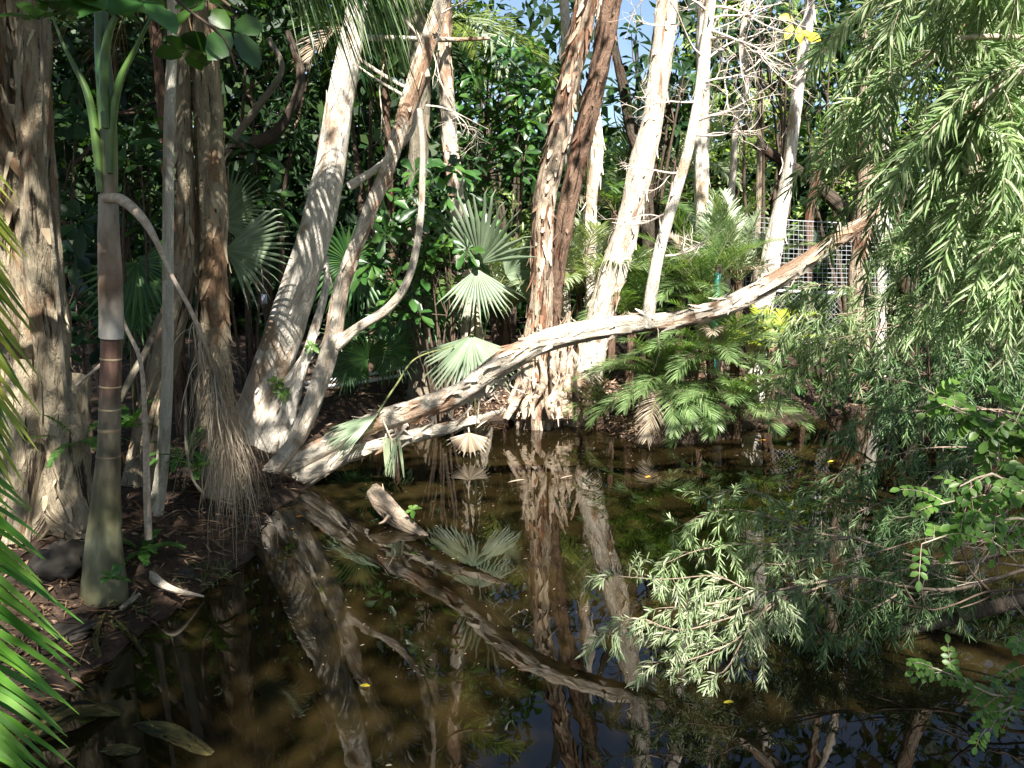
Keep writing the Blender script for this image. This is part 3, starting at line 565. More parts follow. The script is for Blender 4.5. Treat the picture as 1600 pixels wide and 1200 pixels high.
plant('understorey_shrub','dim needle leaved thicket below the weeping foliage at the right','shrub',bxy(1480,10.3),
  [(1480,420,9.8,120,100,1),(1420,520,9.6,90,80,.8),(1550,520,9.4,90,100,.8),(1500,600,9.2,110,60,.7),(1450,350,10,70,80,.8)],'hang',13,M['bottle_shade'],.11,.014,group=GS,r=1.3,stems=10)
plant('round_leaf_shrub','small bright round leaves low on the far bank at the right','shrub',bxy(1400,9.6),
  [(1400,540,9.2,60,22,.3),(1440,520,9.2,40,20,.3)],'rosette',14,M['bright'],.09,.06,group=GS,k=5,stems=4,sr=.006,tm='ovate')
plant('bank_thicket','shaded leafy undergrowth over the far bank below the fence','shrub',bxy(1300,12),
  [(1250,540,11.6,70,50,.6),(1330,570,11.5,80,40,.6),(1410,590,11,70,40,.6),(1230,480,12.2,50,40,.5)],'cloud',5,M['broad'],.13,.05,group=GS,n=22,r=.28,tm='lance')
plant('bright_tree','pale green airy tree top behind the dead twigs at upper right','tree',bxy(1130,18),
  [(1110,60,17,70,80,1),(1160,150,17,70,60,1),(1250,40,17,70,70,1),(1220,130,17,60,60,1)],'cloud',6,M['sunny_far'],.17,.055,group=GB,stems=5,n=26,r=.38,sr=.04,tm='lance')
plant('understorey_shrub','dark leafy mass over the bank behind the round leaved branches','shrub',bxy(1530,9.0),
  [(1480,560,8.2,120,60,.6),(1570,600,8.0,80,70,.5),(1430,620,8.4,70,40,.5),(1540,500,8.4,80,60,.6)],'hang',20,M['bottle_shade'],.12,.016,group=GS,r=1.1,stems=6)
plant('understorey_shrub','low dark leafy cover at the foot of the golden shaggy trunk','shrub',bxy(1370,10.4),
  [(1360,600,9.9,70,35,.5),(1420,600,9.8,60,40,.5),(1300,600,10.2,60,30,.4)],'cloud',8,M['broad'],.12,.05,group=GS,n=22,r=.25,stems=5,tm='lance')
# left dark backdrop trees
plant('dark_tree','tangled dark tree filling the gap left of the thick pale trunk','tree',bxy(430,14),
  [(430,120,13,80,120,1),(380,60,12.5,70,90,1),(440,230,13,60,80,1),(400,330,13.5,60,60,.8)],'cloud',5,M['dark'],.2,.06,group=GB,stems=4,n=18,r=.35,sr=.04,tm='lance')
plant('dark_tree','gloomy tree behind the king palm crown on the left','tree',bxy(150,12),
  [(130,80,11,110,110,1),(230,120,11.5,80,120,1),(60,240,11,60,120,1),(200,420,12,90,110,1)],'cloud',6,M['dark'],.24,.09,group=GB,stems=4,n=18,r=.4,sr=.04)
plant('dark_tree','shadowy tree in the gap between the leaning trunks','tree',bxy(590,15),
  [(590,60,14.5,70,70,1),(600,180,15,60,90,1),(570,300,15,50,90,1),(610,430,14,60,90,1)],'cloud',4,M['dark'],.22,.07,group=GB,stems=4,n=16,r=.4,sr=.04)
plant('bright_tree','light feathery tree behind the glossy one at upper centre','tree',bxy(800,19),
  [(760,40,17,60,50,1),(830,150,18,40,60,1),(740,140,18,50,70,1),(790,330,17,90,90,1)],'cloud',5,M['sunny_far'],.2,.045,group=GB,stems=6,n=22,r=.4,sr=.04,tm='lance')

# far wood: one mass closing the view
fw=MB(); cs=[]
for k in range(9500):
    x=rnd(-26,26) if k<5200 else rnd(-26,-1); d=rnd(19,30); z=rnd(.2,17)
    q=proj((x,d,z))
    if q is None: continue
    px,py=q
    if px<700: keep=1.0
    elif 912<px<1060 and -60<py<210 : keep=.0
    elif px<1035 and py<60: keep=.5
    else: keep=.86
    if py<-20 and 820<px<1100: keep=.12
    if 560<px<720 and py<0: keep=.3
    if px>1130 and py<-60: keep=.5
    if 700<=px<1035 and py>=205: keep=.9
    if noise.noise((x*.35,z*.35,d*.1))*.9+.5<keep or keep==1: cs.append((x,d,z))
for k in range(3600):
    x=rnd(-26,26); cs.append((x,rnd(19,29),rnd(.1,5.5)))
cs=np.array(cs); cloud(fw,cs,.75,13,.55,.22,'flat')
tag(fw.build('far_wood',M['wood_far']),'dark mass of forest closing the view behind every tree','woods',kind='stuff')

# ---------- understorey palms
GP='palms of the understorey'
def fanpalm(label,items,base,mat,deadmat=None,name='fan_palm',group=GP):
    e=empty(name,base,label,'palm',group); base=Vector(base)
    for it in items:
        (px,py,d,ox,oy,oz,nx,ny,nz,Rr,arc,dr)=it
        ml=MB(); mp_=MB(); hub=P3(px,py,d); fan(ml,hub,V(ox,oy,oz),V(nx,ny,nz),Rr,arc=arc,droop=dr,nseg=max(18,int(arc/8.5)))
        m1=base.lerp(hub,.5)+V(0,0,.25*(hub-base).length); tube(mp_,[base,m1,hub-V(ox,oy,oz).normalized()*.02],[.014,.011,.008],seg=6,step=.12)
        ml_o=ml.build('fan_leaf',mat,e); mp_.build('stalk',M['twig_green'],ml_o)
    return e
fanpalm('grey green fan palm with one upright sunlit leaf right of centre',[
  (748,412,10.7,.1,-.15,1,-.55,-.8,-.1,1.08,150,.05),(745,420,10.7,.1,-.3,-1,.2,-1,.2,.8,110,.0),(790,430,12,.9,-.1,.5,0,-1,.3,.8,150,.3)],bxy(740,12.0)+V(0,0,.1),M['fan'])
e=fanpalm('grey fan leaf folded over and drooping just above the fallen log',[
  (735,525,9.7,-.4,-.25,-.9,-.65,-.8,.4,.82,120,.05),(738,525,9.7,.4,-.25,-.85,.65,-.8,.4,.76,110,.05)],bxy(742,11.4),M['fan'])
fanpalm('small bright star shaped fan palm low beneath the leaning trunks',[
  (575,560,11.2,-.2,-.4,.8,0,-1,.3,.55,330,.15),(548,530,11.4,-.6,-.1,.6,0,-1,.4,.5,300,.15),(610,545,11.3,.8,-.1,.1,0,-1,.4,.5,280,.3),(545,575,11.2,-.7,-.3,-.2,0,-1,.5,.42,280,.2)],gb(570,600),M['fan_green'])
fanpalm('green fan palm with a yellowing edge leaf left of the drooping fan',[
  (640,470,11.6,.4,-.3,.3,0,-.8,.6,.7,300,.35),(670,480,11.6,.9,-.2,-.1,0,-.7,.7,.6,220,.45),(610,500,11.7,-.7,-.3,-.1,0,-.8,.6,.55,250,.3)],bxy(655,12.1),M['fan_green'])
fanpalm('wide fan palm leaf reaching right from behind the tan paperbark pair',[
  (352,390,8.6,1,-.2,.02,.1,-.9,.5,.85,110,.18),(350,330,8.9,.7,-.1,.6,.1,-.9,.3,.6,120,.1),(345,350,8.8,.9,-.1,.3,0,-.9,.3,.5,110,.1)],bxy(330,8.9),M['fan'])
fanpalm('shadowed fan palm behind the pale vine stem on the left',[
  (215,410,8.3,.3,-.3,-.7,0,-1,.2,.75,230,.2),(205,470,8.2,.2,-.4,-1,0,-1,0,.55,160,.1)],bxy(195,8.7),M['fan_green'])
fanpalm('dim fan palm between the thick pale trunk and the thin knobbly one',[
  (545,410,12.2,-.3,-.2,.4,0,-1,.2,.85,280,.2),(560,420,12.2,.4,-.2,-.9,0,-1,.2,.7,160,.2)],bxy(545,12.6),M['fan_green'])
# dead fan hanging upside down at the bank
e=empty('dead_fan_leaf',P3(733,655,9.6),'withered tan fan leaf hanging down over the water','dead leaf')
ml=MB(); ms=MB(); fan(ml,P3(733,676,9.6),V(0,-.25,-1),V(0,-1,.6),.34,arc=150,nseg=16,droop=-.0,cone=.3,split=.7,jag=.5); tube(ms,[P3(733,676,9.6),P3(731,650,9.65),P3(733,560,9.75)],[.012,.01,.01],seg=6)
ml.build('blade',M['dry'],e); ms.build('stalk',M['twig'],e)
# broken fan lying over log
e=empty('broken_fan_leaf',P3(590,640,8.15),'broken pale green fan leaf draped over the fallen log on a yellow stalk','dead leaf')
ml=MB(); ms=MB(); fan(ml,P3(590,648,8.12),V(-1,-.25,-.6),V(0,-.5,1),.62,arc=60,nseg=12,droop=.12,split=.45,cone=.05)
fan(ml,P3(618,685,7.95),V(-.1,-.2,-1),V(0,-1,.1),.42,arc=28,nseg=5,droop=0,split=.3,cone=.02)
tube(ms,[P3(590,645,8.1),P3(620,600,8.5),P3(650,560,9.2),P3(710,540,9.7)],[.013,.011,.01,.008],seg=6); ml.build('blade',M['fan'],e); ms.build('stalk',M['twig_green'],e)
e=empty('hanging_fan_leaf',P3(615,690,7.95),'narrow pale strips of a folded leaf hanging under the log','dead leaf')
ml=MB(); ms=MB()
leaves(ml,[tuple(P3(612+rnd(-14,14),684,7.98)) for _ in range(9)],[(rnd(-.22,.22),rnd(-.2,.1),-1) for _ in range(9)],[(rnd(-.3,.3),-1,0) for _ in range(9)],.42,.03,'strip',0)
tube(ms,[P3(612,688,7.98),P3(606,674,8.0),P3(598,655,8.05)],[.01,.009,.008],seg=6); ml.build('blade',M['palm_light'],e); ms.build('stalk',M['twig'],e)

def pinpalm(label,base,n,length,ll,lw,mat,az=(0,360),el=(35,80),grav=1.2,name='feather_palm',group=GP,nl=38,ang=58,ldroop=.35,extra=None,sm=None,vee=.3):
    base=Vector(base); g_=gz(base.x,base.y); e=empty(name,V(base.x,base.y,g_),label,'palm',group)
    if base.z>g_+.12:
        mt=MB(); tube(mt,[V(base.x,base.y,g_-.15),V(base.x+.03,base.y,(g_+base.z)/2),base],[.085,.06,.055],seg=12,step=.06,rag=.25,flakes=30,fl=.1); mt.build('trunk',M['bark_deep'],e)
    for i in range(n):
        a=R(az[0]+(az[1]-az[0])*(i+rnd(0,.7))/n); b=R(rnd(*el)); d=V(math.cos(a)*math.cos(b),math.sin(a)*math.cos(b),math.sin(b))
        ml=MB(); mr=MB(); frond(mr,ml,base+d*.03,d,length*rnd(.75,1.1),ll,lw,n=nl,grav=grav,ang=ang,ldroop=ldroop,vee=vee,plum=.15)
        f=ml.build('frond',(M['dry'] if i%13==9 else mat),e); mr.build('stalk',sm or M['twig_green'],f)
    return e
# az 0 = right, 90 = away, 270 = toward viewer
pinpalm('dense dark green feather palm spilling over the water right of the central bases',P3(1040,600,11.0),24,1.25,.34,.0105,M['palm_mid'],(175,370),(0,70),1.3,nl=60)
pinpalm('feather palm dipping fronds to the water beside the green pipe',P3(1110,560,10.8),22,1.3,.34,.0105,M['palm_mid'],(170,380),(5,70),1.4,nl=60)
pinpalm('low feather palm with fronds arching right over the dark water',P3(1150,640,10.6),16,1.1,.32,.0105,M['palm_mid'],(190,380),(5,60),1.2,nl=56)
pinpalm('feather palm clump behind the fallen log, right of the forked limb',P3(1100,430,12.2)-V(0,0,.3),26,1.6,.4,.012,M['palm_mid'],(0,360),(15,85),1.2,nl=60)
pinpalm('feather palm with bright raised fronds against the fence',P3(1155,420,12.4)-V(0,0,.2),14,1.4,.42,.02,M['palm_light'],(-20,200),(35,80),1.0,nl=50)
pinpalm('pale silvery feather palm between the large central trunks',P3(905,440,12.6)-V(0,0,.2),24,1.5,.6,.022,M['palm_light'],(0,360),(30,85),1.2)
pinpalm('silvery strap leaved palm left of the red brown peeling trunk',P3(790,480,13)-V(0,0,.1),16,1.5,.5,.03,M['palm_light'],(0,360),(30,85),1.3)
pinpalm('lush dark palm behind the log between trunk and forked limb',P3(985,470,12.4)-V(0,0,.3),18,1.3,.4,.018,M['palm_mid'],(0,360),(20,80),1.2,nl=50)
pinpalm('tall feathery palm against the bright background left of the forked limb',P3(960,330,15.5),14,2.0,.55,.03,M['palm'],(0,360),(10,75),1.2,nl=44)
pinpalm('distant bright feather palm right of the forked limb',P3(1070,270,16.5),14,2.0,.5,.03,M['palm_light'],(0,360),(10,75),1.2,nl=44)
pinpalm('small yellow green palm in front of the chain link fence',P3(1205,545,11.6),7,.85,.32,.03,M['palm_yellow'],(-30,210),(20,60),1.2)
pinpalm('young palm at the foot of the trunk beside the pale rock',P3(935,640,11.1),8,.6,.22,.012,M['grass'],(180,360),(20,80),1.4,nl=20)
pinpalm('green feather palm behind the thick pale trunk at the left',P3(700,30,14),12,2.0,.6,.03,M['palm_light'],(0,360),(-10,60),1.6,nl=40)
pinpalm('dark palm drooping in the shade behind the knobbly trunk',P3(600,60,13.5),14,2.0,.6,.03,M['dark'],(0,360),(-10,60),1.6,nl=40)
pinpalm('palm hanging dry fronds high behind the king palm',P3(235,-40,9.5),8,1.3,.5,.012,M['drybrown'],(0,360),(-60,10),1.6,nl=34)
# overhead frond with hanging leaflets at top
e=empty('hanging_palm',bxy(336,8.5),'tall palm behind the straight tan trunk hanging long leaflets across the top','palm')
mb=MB(); tube(mb,[bxy(336,8.5)-V(0,0,.1),P3(334,300,8.5),P3(330,0,8.3),P3(345,-118,7.4)],[.07,.055,.05,.04],seg=10,step=.15,rag=.1); mb.build('trunk',M['bark_dark'],e)
for (a,b,L_) in (((345,-120,7.2),(1,.1,.12),1.35),((380,-110,7.4),(1,-.1,.1),1.3)):
    ml=MB(); mr=MB(); frond(mr,ml,P3(*a),V(*b),L_,.95,.02,n=62,grav=.25,ang=62,ldroop=1.1,vee=-.3,r0=.015,plum=.3)
    f=ml.build('leaflets',M['palm'],e); mr.build('rachis',M['twig_green'],e)

# ---------- king palm
kb=P3(165,915,5.35); kb.z=max(.05,gz(kb.x,kb.y)); kp=empty('king_palm',kb,'smooth ringed palm with swollen mossy base at the left bank','palm')
KT=[(163,935,5.3,76),(163,905,5.3,69),(162,860,5.3,58),(166,780,5.3,44),(170,700,5.3,35),(172,620,5.3,32),(174,525,5.3,31)]
pts=[P3(a,b,c) for a,b,c,_ in KT]; rr=[w_/2/F*c for _,_,c,w_ in KT]; tl=sum((pts[i+1]-pts[i]).length for i in range(6))
M['shaft']=stemmat('palm_stem',[(0,(.06,.06,.03)),(.14,(.13,.13,.08)),(.24,(.2,.2,.13)),(.34,(.1,.1,.05)),(.5,(.12,.105,.07)),(.74,(.11,.095,.075)),(.8,(.09,.055,.042)),(1,(.1,.05,.038))],tl)
mb=MB(); tube(mb,pts,rr,seg=32,step=.02,rag=.025); mb.build('trunk',M['shaft'],kp)
for (py,w_) in ((560,32),(605,32.5),(637,33),(672,34.5),(712,37)):
    mb=MB(); py+=rnd(-3,3); x=np.interp(py,[525,620,700,780],[174,172,170,166]); hh=rnd(1,2.6); a=P3(x,py-hh,5.3); b=P3(x,py+hh,5.3); r_=w_/2/F*5.3
    tube(mb,[b,(a+b)/2,a],[r_*1.0,r_*1.035,r_*1.0],seg=28,step=.01,rag=.015,cap=False); mb.build('leaf_scar',M['scar'] if 'scar' in M else M.setdefault('scar',plain('leaf_scar',(.2,.14,.08),(.32,.26,.16),14,.8)),kp)
KS=[(174,528,5.3,36),(174,500,5.3,36),(172,430,5.3,34),(170,370,5.3,31),(169,305,5.3,27)]
sp=[P3(a,b,c) for a,b,c,_ in KS]; sl=sum((sp[i+1]-sp[i]).length for i in range(4))
mb=MB(); tube(mb,sp,[w_/2/F*c for _,_,c,w_ in KS],seg=28,step=.03,rag=.05,groove=.08); 
mb.build('dry_sheath',stemmat('dry_sheath',[(0,(.45,.42,.4)),(.2,(.38,.33,.29)),(.35,(.22,.14,.1)),(.6,(.27,.2,.16)),(1,(.35,.31,.28))],sl,rough=.75),kp)
CS=[(170,310,5.3,25),(170,250,5.3,24),(166,160,5.3,26),(160,80,5.3,22),(158,0,5.3,18),(160,-250,5.4,12)]
cs_=[P3(a,b,c) for a,b,c,_ in CS]; cl=sum((cs_[i+1]-cs_[i]).length for i in range(5))
mb=MB(); tube(mb,cs_,[w_/2/F*c for _,_,c,w_ in CS],seg=22,step=.04,rag=.05,groove=.1); mb.build('crownshaft',stemmat('crownshaft',[(0,(.16,.11,.09)),(.12,(.12,.15,.06)),(.3,(.03,.075,.022)),(1,(.022,.055,.02))],cl,rough=.4),kp)
for side,path in enumerate([[(158,300),(152,230),(138,150),(112,95),(95,60),(60,-40)],[(172,270),(174,200),(186,130),(212,75),(240,20),(300,-80)],[(165,200),(163,120),(168,60),(190,0),(230,-120)]]):
    mb=MB(); tube(mb,[P3(a,b,5.26-.03*side) for a,b in path],[.026,.03,.024,.014,.009,.007][:len(path)],seg=10,step=.05); mb.build('leaf_stalk',M['stalk_g'] if 'stalk_g' in M else M.setdefault('stalk_g',plain('leaf_stalk',(.035,.085,.018),(.07,.13,.025),6,.4)),kp)
for i in range(7):
    a=R(i*51+20); ml=MB(); mr=MB(); frond(mr,ml,P3(160,-250,5.4),V(math.cos(a)*.8,math.sin(a)*.8,.8),1.9,.5,.03,n=44,grav=1.5,r0=.02); f=ml.build('frond',M['palm_fore'],kp); mr.build('rachis',M['twig_green'],f)
# the dead frond hanging from the sheath
mb=MB(); DP=[(163,310,5.24,14),(190,312,5.2,16),(222,340,5.15,14),(245,378,5.12,9),(268,430,5.1,7),(298,485,5.1,7),(322,545,5.12,7),(345,620,5.15,6),(362,700,5.2,5)]
tube(mb,[P3(a,b,c) for a,b,c,_ in DP],[w_/2/F*c for _,_,c,w_ in DP],seg=9,step=.04,rag=.1); df=mb.build('dead_frond',M['twig'],kp)
def strand(mb,p,L_,dx,w_=.005):
    pts=[Vector(p)]; d=V(dx,rnd(-.5,.5),rnd(-.6,.1)).normalized(); n=9; ww=[]
    for i in range(n): d=(d*.75+V(0,0,-.3)+rdir()*.16).normalized(); pts.append(pts[-1]+d*L_/n)
    vs=[]; s=rdir(); s.z=0
    s=(s.normalized() if s.length>.01 else V(1,0,0))
    for i,q in enumerate(pts): k=w_*(1-.8*(i/n)**1.5)*.5; vs+=[q-s*k,q+s*k]
    mb.add(vs,[np.array([[2*i,2*i+1,2*i+3,2*i+2] for i in range(n)])])
mb=MB()
for k in range(560):
    t=rnd(0,1)**.7; u=5.2+t*2.79; i=min(int(u),7); a=P3(*DP[i][:3]).lerp(P3(*DP[i+1][:3]),u-i); strand(mb,a+V(rnd(-.02,.02),rnd(-.05,.05),0),rnd(.2,.95)*(.45+.55*t),rnd(-.32,.42),rnd(.003,.009))
for k in range(60): strand(mb,P3(rnd(350,380),rnd(690,750),5.2),rnd(.2,.5),rnd(-.8,.9),.005)
mb.build('leaflets',M['dry'],df)

# vines / sticks left
def stick(name,label,cat,pts,mat,group=None,rag=.1,leafn=0,seg=8):
    W=[P3(a,b,c) for a,b,c,_ in pts]; mb=MB(); tube(mb,W,[w_/2/F*c for _,_,c,w_ in pts],seg=seg,step=.06,rag=rag)
    o=mb.build(name,mat,origin=W[0]); return tag(o,label,cat,group)
stick('hanging_vine','thin pale vine hanging straight beside the huge left paperbark','vine',[(107,640,6,8),(98,560,6,7),(88,430,6,6),(75,300,6,4),(68,180,6,4),(62,-60,6,4)],M['bark_grey'])
stick('dead_stick','flat grey dead stem standing upright right of the king palm','stick',[(232,842,5.9,13),(229,740,5.9,11),(226,640,5.9,8),(218,560,5.95,7),(192,500,6,6),(185,440,6,4)],M['twig'])
stick('dead_stick','short pale stick poking left from behind the king palm shaft','stick',[(120,602,5.8,4),(140,585,5.8,5),(158,570,5.8,6)],M['twig'])
stick('dead_stick','slanting grey branch crossing behind the king palm','stick',[(180,640,6.8,10),(205,590,6.9,11),(230,545,7,10),(250,490,7.1,8)],M['bark_grey'])
stick('dangling_root','thin crooked root dangling left of the hanging dead frond','root',[(318,772,6.3,5),(300,745,6.3,4),(291,690,6.3,5),(290,610,6.4,4)],M['bark_grey'])
stick('dark_branch','crooked dark branch against the sky gap at top centre','branch',[(1022,560,14.6,26),(1015,400,14.6,24),(1005,260,14.6,22),(985,200,14.8,18),(975,140,14.9,17),(962,80,15,12),(955,20,15,8)],M['bark_dark'])
stick('dark_branch','dark curving branch across the shade left of the thick pale trunk','branch',[(318,600,11.5,26),(320,330,11.5,24),(350,245,11.5,22),(420,215,11.5,20),(450,180,11.5,16),(470,120,11.6,14),(450,50,11.8,10)],M['bark_dark'])
stick('dark_branch','slanting brown branch in the dark upper left gap','branch',[(328,600,10.8,16),(332,300,10.8,14),(362,225,10.8,12),(400,170,10.8,11),(440,110,10.8,9),(420,60,10.9,8)],M['bark_grey'])
stick('thin_branch','pale horizontal branch crossing behind the knobbly trunk near the top','branch',[(548,58,9.3,10),(620,60,10.4,8),(700,62,12.2,7),(765,60,12.4,5)],M['bark_cream'])
stick('thin_branch','straight thin pole slanting down to the knobbly trunk','branch',[(632,136,9.2,5),(600,118,9.3,6),(570,98,9.4,6),(540,76,9.4,5)],M['bark_cream'])
stick('dark_branch','fallen dark limb leaning behind the wire fence','branch',[(1470,580,14.5,28),(1400,420,14.5,24),(1320,330,14.5,22),(1250,270,14.6,18),(1180,225,14.8,14)],M['bark_dark'])
stick('red_branch','reddish leaning stem behind the bright leaning trunk','branch',[(1256,600,14,20),(1262,380,14,16),(1270,300,14,14),(1285,240,14,10),(1300,190,14,8)],M['bark_deep'])
stick('dark_boundary_limb','long dark limb added for the dark boundary across the right water','branch',[(1210,1040,4.85,4),(1300,1016,5.0,12),(1400,990,5.1,18),(1500,965,5.1,22),(1620,930,5.1,26)],M['bark_dark'],rag=.3)  # limb stands in for the dark edge between water and hanging leaves

# ---------- fence, pipes, tag
fe=empty('wire_fence',P3(1280,600,13.4)*1,'square galvanised mesh fence behind the bright leaning trunk','fence'); fe.location=(P3(1280,600,13.4).x,13.4,.3)
def fpt(s,t): # s 0..1 along, t 0..1 up
    top=P3(1165+225*s,np.interp(s,[0,.35,1],[338,345,352]),13.4); bot=P3(1165+225*s,455,13.4); return bot.lerp(top,t)
mb=MB()
for i in range(31): tube(mb,[fpt(i/30,0),fpt(i/30,.5),fpt(i/30,1)],[.0042]*3,seg=4,step=.4,cap=False)
for j in range(16): tube(mb,[fpt(s/8,j/15) for s in range(9)],[.0042 if j<15 else .009]*9,seg=4,step=.4,cap=False)
mb.build('mesh_panel',M['wire'],fe)
mb=MB()
for k in range(-12,30):
    for sg in (1,-1):
        a=P3(1195,560,13.42); xx=a.x+k*.085; z0=.9; z1=1.75
        x1=xx+sg*(z1-z0); 
        lo_,hi_=P3(1195,0,13.42).x,P3(1350,0,13.42).x
        pts=[V(xx+sg*(z-z0),13.42+.004*sg,z) for z in np.linspace(z0,z1,10)]; pts=[q for q in pts if lo_<q.x<hi_]
        if len(pts)>1: tube(mb,[pts[0],pts[-1]],[.003]*2,seg=4,step=2,cap=False)
mb.build('chain_link',M['wire'],fe)
mb=MB(); tube(mb,[P3(1165,452,13.45),P3(1230,455,13.45),P3(1340,460,13.45)],[.03,.03,.03],seg=10,step=.3); mb.build('rail',M['pipe_white'],fe)
for px in (1165,1392):
    a=P3(px,340,13.45); mb=MB(); tube(mb,[V(a.x,a.y,.1),V(a.x,a.y,1.2),a],[.02]*3,seg=10,step=.3); mb.build('post',M['wire'],fe)
a=P3(1122,425,11.9); b=P3(1112,612,11.3); e=empty('green_pipe',V(b.x,b.y,.2),'blue green plastic pipe standing among the palm fronds','pipe')
mb=MB(); tube(mb,[b-V(0,0,.2),b.lerp(a,.5),a],[.045,.045,.045],seg=14,step=.2); mb.build('pipe',M['pipe_green'],e)
mb=MB(); tube(mb,[a-V(0,0,.03),a+V(0,0,.1)],[.052,.052],seg=14,step=.2); mb.build('collar',M['bark_dark'],e)
mb=MB(); c=b.lerp(a,.12); tube(mb,[c-V(0,0,.1),c+V(0,0,.0)],[.056,.056],seg=14,step=.2); mb.build('collar',M['pipe_green'],e)
e=empty('pipe_rail',P3(560,600,12.4),'two low white pipes on the ground behind the leaning trunks','pipe')
for y1,y2 in ((598,578),(606,590)):
    mb=MB(); tube(mb,[P3(478,y1,12.4),P3(560,(y1+y2)/2,12.3),P3(650,y2-8,12.6)],[.026]*3,seg=10,step=.3); mb.build('pipe',M['pipe_white'],e)
for px in (536,600):
    mb=MB(); q=P3(px,600,12.45); tube(mb,[q-V(0,0,.35),q+V(0,0,.12)],[.05,.045],seg=10,step=.2,rag=.1); mb.build('post',M['bark_deep'],e)
c=P3(413,467,11.5); e=empty('hanging_tag',c+V(0,0,.14),'tiny white tag with a blue cross hanging in the dark left of the pale trunk','tag')
def box(mb,c,s):
    v=[(c[0]+x*s[0]/2,c[1]+y*s[1]/2,c[2]+z*s[2]/2) for x in(-1,1) for y in(-1,1) for z in(-1,1)]
    mb.add(v,[np.array([(0,1,3,2),(4,6,7,5),(0,4,5,1),(2,3,7,6),(0,2,6,4),(1,5,7,3)])])
mb=MB(); box(mb,c,(.075,.008,.13)); mb.build('plate',M['tag'],e,smooth=False)
mb=MB(); 
for s in (1,-1): tube(mb,[c+V(-.026*s,-.009,-.045),c+V(.026*s,-.009,.045)],[.004,.004],seg=4,step=1)
mb.build('cross_mark',M['ink'],e)
mb=MB(); tube(mb,[c+V(-.03,0,.065),c+V(0,0,.14),c+V(.03,0,.065)],[.003]*3,seg=4,step=1); tube(mb,[c+V(0,0,.14),c+V(-.03,0,.6)],[.006,.004],seg=5,step=1); mb.build('cord',M['twig'],e)

# ---------- weeping bottlebrush right
wb=empty('weeping_bottlebrush',V(5.2,4.6,max(0,gz(5.2,4.6))),'weeping bottlebrush filling the upper right with narrow drooping leaves','tree')
mb=MB(); tube(mb,[V(5.2,4.6,-.4),V(5.1,4.6,1.5),V(4.9,4.6,3.2),V(4.7,4.7,4.6),V(4.2,4.8,6.2)],[.2,.17,.13,.1,.05],seg=18,step=.08,rag=.2,flakes=40); mb.build('trunk',M['bark_brown'],wb)
limbs=[ # photo paths (px,py,d)
 [(1750,-80,4.5),(1600,-40,4.2),(1480,-50,4.1),(1430,0,4.1),(1380,50,4.2)],
 [(1750,60,4.2),(1620,60,3.8),(1500,60,3.7),(1430,100,3.9),(1360,140,4.1)],
 [(1780,150,4.1),(1620,160,3.6),(1500,190,3.6),(1440,230,3.9),(1390,260,4.2)],
 [(1780,260,4.1),(1640,240,3.6),(1560,270,3.6),(1480,320,3.7)],
 [(1700,-100,4.0),(1600,-60,3.5),(1520,-40,3.4),(1440,-20,3.5)],
 [(1780,340,4.2),(1660,350,3.6),(1580,360,3.6),(1520,400,3.7)],
 [(1760,100,4.0),(1660,90,3.4),(1580,120,3.4),(1520,170,3.4)],
 [(1700,-120,4.8),(1560,-100,4.6),(1440,-60,4.5),(1370,20,4.5)],
 [(1780,420,4.6),(1650,420,4.3),(1540,440,4.4),(1440,480,4.8)],
 [(1740,-60,5.2),(1560,20,5.1),(1430,120,5.2),(1350,200,5.3)],
 [(1780,200,5.2),(1600,260,5),(1480,330,5.1),(1400,400,5.3)],
]
mlb=MB(); mtw=MB(); mlm=MB()
for li,lp in enumerate(limbs):
    W=[V(4.95,4.6,3.2)]+[P3(*q) for q in lp]; cp,cr=crom(W,[.03,.02,.015,.011,.008,.005][:len(W)],.06); 
    tube(mlm,W,[.03,.022,.016,.011,.008,.005][:len(W)],seg=7,step=.1,rag=.1)
    n=len(cp)
    for k in range(int(n*.32),n):
        for j in range(2):
            if random.random()<.47:
                d=V(rnd(-1,.25),rnd(-.7,.7),rnd(-.4,.5)); hang(mtw,mlb,cp[k],d,rnd(.22,.62),.112,.0125,.22,.0075,start=.05)
mlm.build('limb',M['twig'],wb); mtw.build('twig',M['twig'],wb); mlb.build('foliage',M['bottle'],wb)
# second shaded plant right, mid height hanging over far water
def spray(name,label,paths,mat,lens,LL=.085,LW=.011,dens=.8,per=.0095,grav=.22,base=None,tw=M['twig_mid'],down=0.0,group=None,br=.0075):
    b=Vector(base) if base is not None else P3(*paths[0][0]); e=empty(name,b,label,'branch',group); ml=MB(); mt=MB(); mm=MB(); feeds={}
    for lp in paths:
        W=[P3(*q) for q in lp]; feeds.setdefault(tuple(lp[0]),W[0]); cp,cr=crom(W,[br*(1-.75*i/(len(W)-1)) for i in range(len(W))],.05); tube(mm,W,[br*(1-.75*i/(len(W)-1)) for i in range(len(W))],seg=6,step=.1,rag=.1); n=len(cp)
        for k in range(int(n*.15),n):
            if random.random()<dens:
                tg=(cp[min(k+1,n-1)]-cp[max(0,k-1)]).normalized(); d=tg*.6+rdir()*.8+V(0,0,-down); hang(mt,ml,cp[k],d,rnd(*lens),LL,LW,grav,per,start=.1)
    fs=list(feeds.values())
    for k,q in enumerate(fs):
        if not 1.9<q.x<4.9: continue
        a=V(5.15,4.6,max(.5,q.z*.8)) if k==0 else fs[0]
        n_=5; W=[a.lerp(q,u/n_)+V(0,rnd(-.12,.12),rnd(-.08,.12))*(1 if 0<u<n_ else 0) for u in range(n_+1)]
        if (a-q).length>.05: tube(mm,W,[(.018 if k==0 else .006)*(1-.5*u/n_) for u in range(n_+1)],seg=7,step=.08,rag=.25)
    mm.build('branch',tw,e); mt.build('twig',tw,e); ml.build('foliage',mat,e); return e
GW='low weeping bottlebrush sprays over the water'
